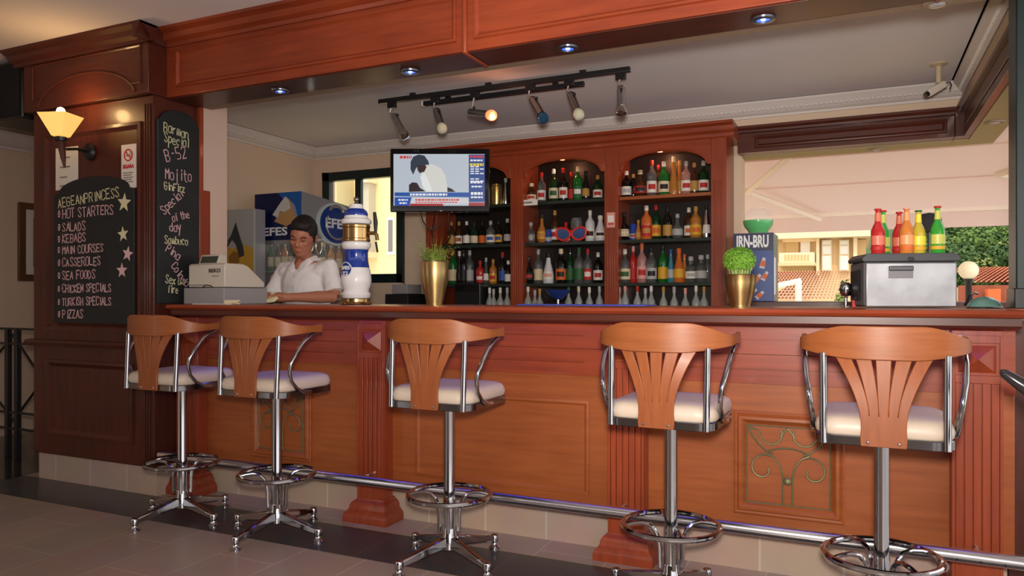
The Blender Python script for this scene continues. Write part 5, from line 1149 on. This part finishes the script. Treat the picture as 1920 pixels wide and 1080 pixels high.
MB().box(-.06, .055, .041, .052, -.010, .015).build('binding', M_paper, pd, .002, rot=(radians(28), radians(-6), 0))

# ------------------------------------------------------------------ outside
M_awn = bpy.data.materials.new('awning_canvas'); M_awn.use_nodes = True; nt = M_awn.node_tree; b = nt.nodes['Principled BSDF']
b.inputs['Base Color'].default_value = L(224, 204, 194); b.inputs['Roughness'].default_value = .9
tr_ = nt.nodes.new('ShaderNodeBsdfTranslucent'); tr_.inputs[0].default_value = L(232, 212, 200); mx_ = nt.nodes.new('ShaderNodeMixShader'); mx_.inputs[0].default_value = .3
nt.links.new(b.outputs[0], mx_.inputs[1]); nt.links.new(tr_.outputs[0], mx_.inputs[2]); nt.links.new(mx_.outputs[0], nt.nodes['Material Output'].inputs[0])
AY0, AZ0, AY1, AZ1 = 6.6, 2.62, 8.24, 2.04
aw = thing('awning', (1.0, AY0, AZ0), 'peach coloured folding arm awning stretched over the terrace', 'awning')
ax0, ax1 = -3.2, 3.2
m = MB(); n = 10
m.loops([[(ax0, (AY1-AY0)*k/n, (AZ1-AZ0)*k/n-.012*sin(pi*k/n)), (ax1, (AY1-AY0)*k/n, (AZ1-AZ0)*k/n-.012*sin(pi*k/n)), (ax1, (AY1-AY0)*k/n, (AZ1-AZ0)*k/n-.012*sin(pi*k/n)+.002), (ax0, (AY1-AY0)*k/n, (AZ1-AZ0)*k/n-.012*sin(pi*k/n)+.002)] for k in range(n+1)])
m.build('canvas', M_awn, aw, smooth=40)
for f_ in (.3, .62):
    MB().box(ax0, ax1, (AY1-AY0)*f_-.004, (AY1-AY0)*f_+.004, (AZ1-AZ0)*f_-.022, (AZ1-AZ0)*f_-.017).build('seam', mat('seam_thread', L(206, 168, 146), .9), aw, smooth=0)
dy, dz = AY1-AY0, AZ1-AZ0
m = MB(); m.loops([[(ax0, dy+.05, dz-.03-q), (ax1, dy+.05, dz-.03-q), (ax1, dy+.053, dz-.03-q), (ax0, dy+.053, dz-.03-q)] for q in (0, .07, .15)]); m.build('valance', M_awn, aw, smooth=0)
M_arm = mat('awning_arm_paint', L(222, 206, 186), .5)
MB().box(ax0, ax1, dy-.01, dy+.06, dz-.03, dz+.02).build('front_bar', M_arm, aw, .006)
e1 = Vector(at(1402, 360, 7.45))-aw.location; e2 = Vector(at(1538, 411, 8.2))-aw.location; e0 = Vector(at(1490, 285, 6.75))-aw.location
MB().tube([tuple(e0), tuple(e1)], .028, 10).build('arm', M_arm, aw); MB().tube([tuple(e1), tuple(e2)], .026, 10).build('arm', M_arm, aw); MB().ball(tuple(e1), .035, 12, 8).build('elbow', M_arm, aw)
e0 = Vector(at(1900, 318, 6.9))-aw.location; e1 = Vector(at(1872, 326, 7.3))-aw.location; e2 = Vector(at(1960, 345, 8.2))-aw.location
MB().tube([tuple(e0), tuple(e1)], .028, 10).build('arm', M_arm, aw); MB().tube([tuple(e1), tuple(e2)], .026, 10).build('arm', M_arm, aw)
# cream apartment house
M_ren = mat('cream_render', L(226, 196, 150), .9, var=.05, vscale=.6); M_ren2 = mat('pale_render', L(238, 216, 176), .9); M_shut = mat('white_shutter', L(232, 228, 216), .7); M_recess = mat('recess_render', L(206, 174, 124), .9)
BY = 22.0
def bx(px, py): p = at(px, py, BY); return p[0], p[2]
hs = thing('apartment_house', (2.5, BY, -6), 'cream apartment house seen through the open rear window', 'building')
def hrect(x0, y0, x1, y1, ya, yb, mt, name, par=hs, bev=0):
    X0, Z1 = bx(x0, y0); X1, Z0 = bx(x1, y1)
    return MB().box(X0-2.5, X1-2.5, ya, yb, Z0+6, Z1+6).build(name, mt, par, bev, smooth=0)
hrect(1360, 443, 1608, 900, .3, 5, M_ren, 'wall')
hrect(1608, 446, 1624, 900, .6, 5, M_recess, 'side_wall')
hrect(1350, 434, 1632, 444, -.3, 5, M_ren2, 'eaves')
hrect(1466, 447, 1530, 452, .1, .3, M_ren2, 'cornice'); hrect(1530, 444, 1536, 516, .05, .3, M_ren2, 'pilaster'); hrect(1600, 444, 1607, 516, .05, .3, M_ren2, 'pilaster')
bl = hrect(1464, 476, 1528, 498, -.5, .3, M_ren2, 'balcony'); hrect(1462, 494, 1530, 499, -.6, .31, M_ren, 'balcony_slab', bl)
for x in (1474, 1480, 1486, 1492, 1498, 1504, 1510, 1516): hrect(x, 479, x+3, 490, -.52, -.5, M_recess, 'baluster', bl)
hrect(1472, 452, 1496, 476, .2, .31, M_recess, 'window'); hrect(1500, 452, 1518, 476, .2, .31, M_shut, 'window')
for x in (1540, 1573):
    w_ = hrect(x, 449, x+19, 508, .15, .3, M_ren2, 'window'); hrect(x+2, 451, x+17, 458, .1, .15, M_shut, 'shutter', w_); hrect(x+2, 461, x+17, 476, .1, .15, M_shut, 'shutter', w_); hrect(x+2, 480, x+17, 506, .1, .15, M_shut, 'shutter', w_)
hrect(1470, 500, 1526, 512, .2, .31, M_recess, 'window')
# pantiled roofs
M_tile = mat('terracotta_tiles', L(212, 138, 112), .8, var=.3, vscale=9)
def pantiles(name, pa, pb, Y0, Y1, z0, z1, label, n=34):
    m = MB(); xa, xb = pa, pb; rows = 12
    for r in range(rows):
        y0, y1 = Y0+(Y1-Y0)*r/rows, Y0+(Y1-Y0)*(r+1)/rows; za, zb = z0+(z1-z0)*r/rows, z0+(z1-z0)*(r+1)/rows
        N = n*4; A = []; B = []
        for i in range(N+1):
            u = xa+(xb-xa)*i/N; h = .03*abs(sin(pi*i/4))
            A.append(m.v((u, y0, za+h+.03))); B.append(m.v((u, y1, zb+h)))
        for i in range(N): m.f([A[i], A[i+1], B[i+1], B[i]])
    o = m.build(name, M_tile, None, smooth=0); tag(o, label, 'roof')
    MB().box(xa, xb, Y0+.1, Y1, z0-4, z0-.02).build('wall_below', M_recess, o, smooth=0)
    return o
xa, xb = at(1420, 540, 12)[0], at(1612, 540, 12)[0]
pantiles('tiled_roof', xa, xb, 10.5, 14.5, 1.13, 1.62, 'terracotta tiled roof below the cream apartment house', 30)
pantiles('tiled_roof', at(1812, 540, 13)[0], at(1960, 540, 13)[0], 12.0, 15, 1.36, 1.66, 'terracotta tiled roof right of the cool box, below the hill', 16)
wl = tag(MB().box(at(1800, 545, 11.4)[0], at(1960, 545, 11.4)[0], 11.4, 11.6, -2, 1.34).build('brick_wall', mat('red_brown_brick', L(140, 74, 50), .85, var=.3, vscale=12), None, smooth=0), 'red brown garden wall under the right hand tiled roof', 'wall')
ob = tag(MB().box(at(1850, 537, 11.2)[0], at(1874, 537, 11.2)[0], 11.1, 11.35, -2, 1.29).build('chimney', mat('orange_render', L(204, 96, 48), .8), None, smooth=0), 'short orange chimney block before the garden wall', 'chimney')
# globe lamp, parasol frame, small tree
X, _, z = at(1816, 507, 7.4)
gl_ = thing('globe_lamp', (X, 7.4, -2), 'cream glass globe lamp on a post outside the window', 'lamp')
MB().ball((0, 0, z+2), .078, 20, 14).build('globe', mat('opal_globe', L(240, 228, 196), .3), gl_); MB().lathe([(.05, 0), (.03, .05), (.025, z+1.9), (.04, z+1.925), (.001, z+1.93)], 14).build('post', M_black, gl_)
um = thing('sun_shelter', tuple(at(1497, 560, 9.0)[:2])+(-2,), 'white frame and cream canopy edge of a shelter outside', 'shelter')
z0 = at(1497, 526, 9.0)[2]+2; zz = z0-.16
MB().tube([(0, 0, 0), (0, 0, z0)], .035, 8).build('post', M_shut, um); MB().tube([(.03, 0, z0), (-.55, 0, z0-.13)], .03, 8).build('beam', M_shut, um)
m = MB(); m.loops([[(.0, .02, z0-.02), (.0, .04, z0-.02)], [(-.25, .02, z0-.17), (-.25, .04, z0-.17)], [(-.55, .02, z0-.40), (-.55, .04, z0-.40)]], cap=False, closed=False)
m.loops([[(-.55, .02, z0-.13), (-.02, .02, z0-.01)], [(-.55, .03, z0-.34), (-.12, .03, z0-.06)]], cap=False, closed=False); m.build('canopy', mat('cream_canvas', L(236, 222, 170), .9), um, smooth=0)
random.seed(11)
def leaf_mat(n, c): return mat(n, c, .8, var=.45, vscale=2.5)
M_l1, M_l2, M_l3 = leaf_mat('leaf_mid', L(92, 118, 50)), leaf_mat('leaf_dark', L(62, 88, 40)), leaf_mat('leaf_olive', L(122, 132, 66))
def crown_tree(name, x, y, zb, h, w, mt, label, group=None, n=260, leaf=.16, drop=0):
    t = thing(name, (x, y, zb), label, 'tree', group)
    MB().tube([(0, 0, -drop), (.03*w, 0, h*.35), (0, .02*w, h*.7)], [.05*w, .04*w, .02*w], 7).build('trunk', M_soil, t)
    m = MB(); bl = [(random.uniform(-.3, .3)*w, random.uniform(-.3, .3)*w, h*random.uniform(.45, .85), w*random.uniform(.22, .34)) for _ in range(7)]
    for i in range(n):
        c = random.choice(bl); d = Vector((random.gauss(0, 1), random.gauss(0, 1), random.gauss(0, 1))).normalized(); p = Vector(c[:3])+d*c[3]*random.uniform(.7, 1.05)
        nn = (d+Vector((random.uniform(-.6, .6), random.uniform(-.6, .6), random.uniform(-.2, .9)))).normalized(); e = nn.orthogonal().normalized(); e.rotate(Matrix.Rotation(random.uniform(0, 6.3), 3, nn)); f_ = nn.cross(e); s_ = leaf*w*random.uniform(.6, 1.2)
        m.f([m.v(p-e*s_), m.v(p-f_*s_*.6), m.v(p+e*s_), m.v(p+f_*s_*.6)])
    m.build('foliage', mt, t, smooth=0)
    return t
X, _, z = at(1592, 525, 9.5); crown_tree('small_tree', X, 9.5, z-1.2, 1.35, .36, M_l1, 'small leafy tree outside, left of the cool box', None, 260, .1, z-1.2+8)
# wooded hillside: ground plus separate trees
def hill_z(x, y): return -8+max(0, y-45)*.34+1.2*sin(x*.11+1)+.8*sin(y*.13)
m = MB(); NX, NY = 30, 20; V = [[m.v((-10+100*i/NX, 44+86*j/NY, hill_z(-10+100*i/NX, 44+86*j/NY))) for i in range(NX+1)] for j in range(NY+1)]
for j in range(NY):
    for i in range(NX): m.f([V[j][i], V[j][i+1], V[j+1][i+1], V[j+1][i]])
tag(m.build('hillside', M_l2, None), 'green hillside rising behind the houses at right', 'hill', None, 'structure')
k = 0
protos = [crown_tree('hill_tree', 30, 60, hill_z(30, 60), 5.5, 4.6, mt, '', None, 1500, .04) for mt in (M_l1, M_l2, M_l3)]
LB = ('mid green bushy tree on the wooded hillside behind the houses', 'dark green bushy tree on the wooded hillside behind the houses', 'olive green bushy tree on the wooded hillside behind the houses')
for j in range(13):
    y = 66+j*5.0
    for i in range(4):
        a = (1766+i*40+(j % 2)*20+random.uniform(-9, 9)-960)/F; d = y/(a*ST+CT); x = d*(a*CT-ST); v_ = random.choice((0, 0, 1, 1, 2))
        if k < 3: t = protos[k]; v_ = k
        else: t = copy_thing(protos[v_])
        t.location = (x, y+random.uniform(-1.5, 1.5), hill_z(x, y)-1.0); t.rotation_euler.z = random.uniform(0, 6.3); q = random.uniform(.75, 1.15); t.scale = (q, q, q*random.uniform(.85, 1.1)); k += 1
        tag(t, LB[v_], 'tree', ('mid green', 'dark green', 'olive green')[v_]+' trees on the hillside')
# house seen through the closed window
WYB = 11.0
nh = thing('neighbour_house', (-8.5, WYB, -4), 'pale yellow neighbour house filling the closed window view', 'building')
M_yel = mat('pale_yellow_render', L(238, 218, 160), .9)
MB().box(-6, 6, .0, 3, 0, 9).build('wall', M_yel, nh, smooth=0)
def wr(x0, y0, x1, y1, ya, yb, mt, name, par=None):
    A, B = at(x0, y0, WYB), at(x1, y1, WYB); return MB().box(A[0]+8.5, B[0]+8.5, ya, yb, B[2]+4, A[2]+4).build(name, mt, par or nh, smooth=0)
wr(640, 330, 664, 600, -.5, -.001, mat('grey_yellow_render', L(206, 194, 148), .9), 'side_wing'); w_ = wr(727, 408, 741, 478, -.03, -.001, M_shut, 'window'); wr(730, 413, 738, 472, -.04, -.031, mat('dark_pane', L(120, 116, 104), .3), 'pane', w_)
wr(690, 336, 704, 480, -.2, -.001, mat('grey_stone', L(190, 184, 160), .9), 'pilaster'); wr(686, 336, 708, 345, -.3, -.001, M_ren2, 'cornice'); wr(686, 474, 708, 484, -.3, -.001, M_ren2, 'ledge')
tag(MB().box(-60, 80, 6.7, 160, -8.3, -8).build('ground', mat('outdoor_ground', L(130, 124, 100), .95), None, smooth=0), 'street level ground far below the window', 'ground', None, 'structure')
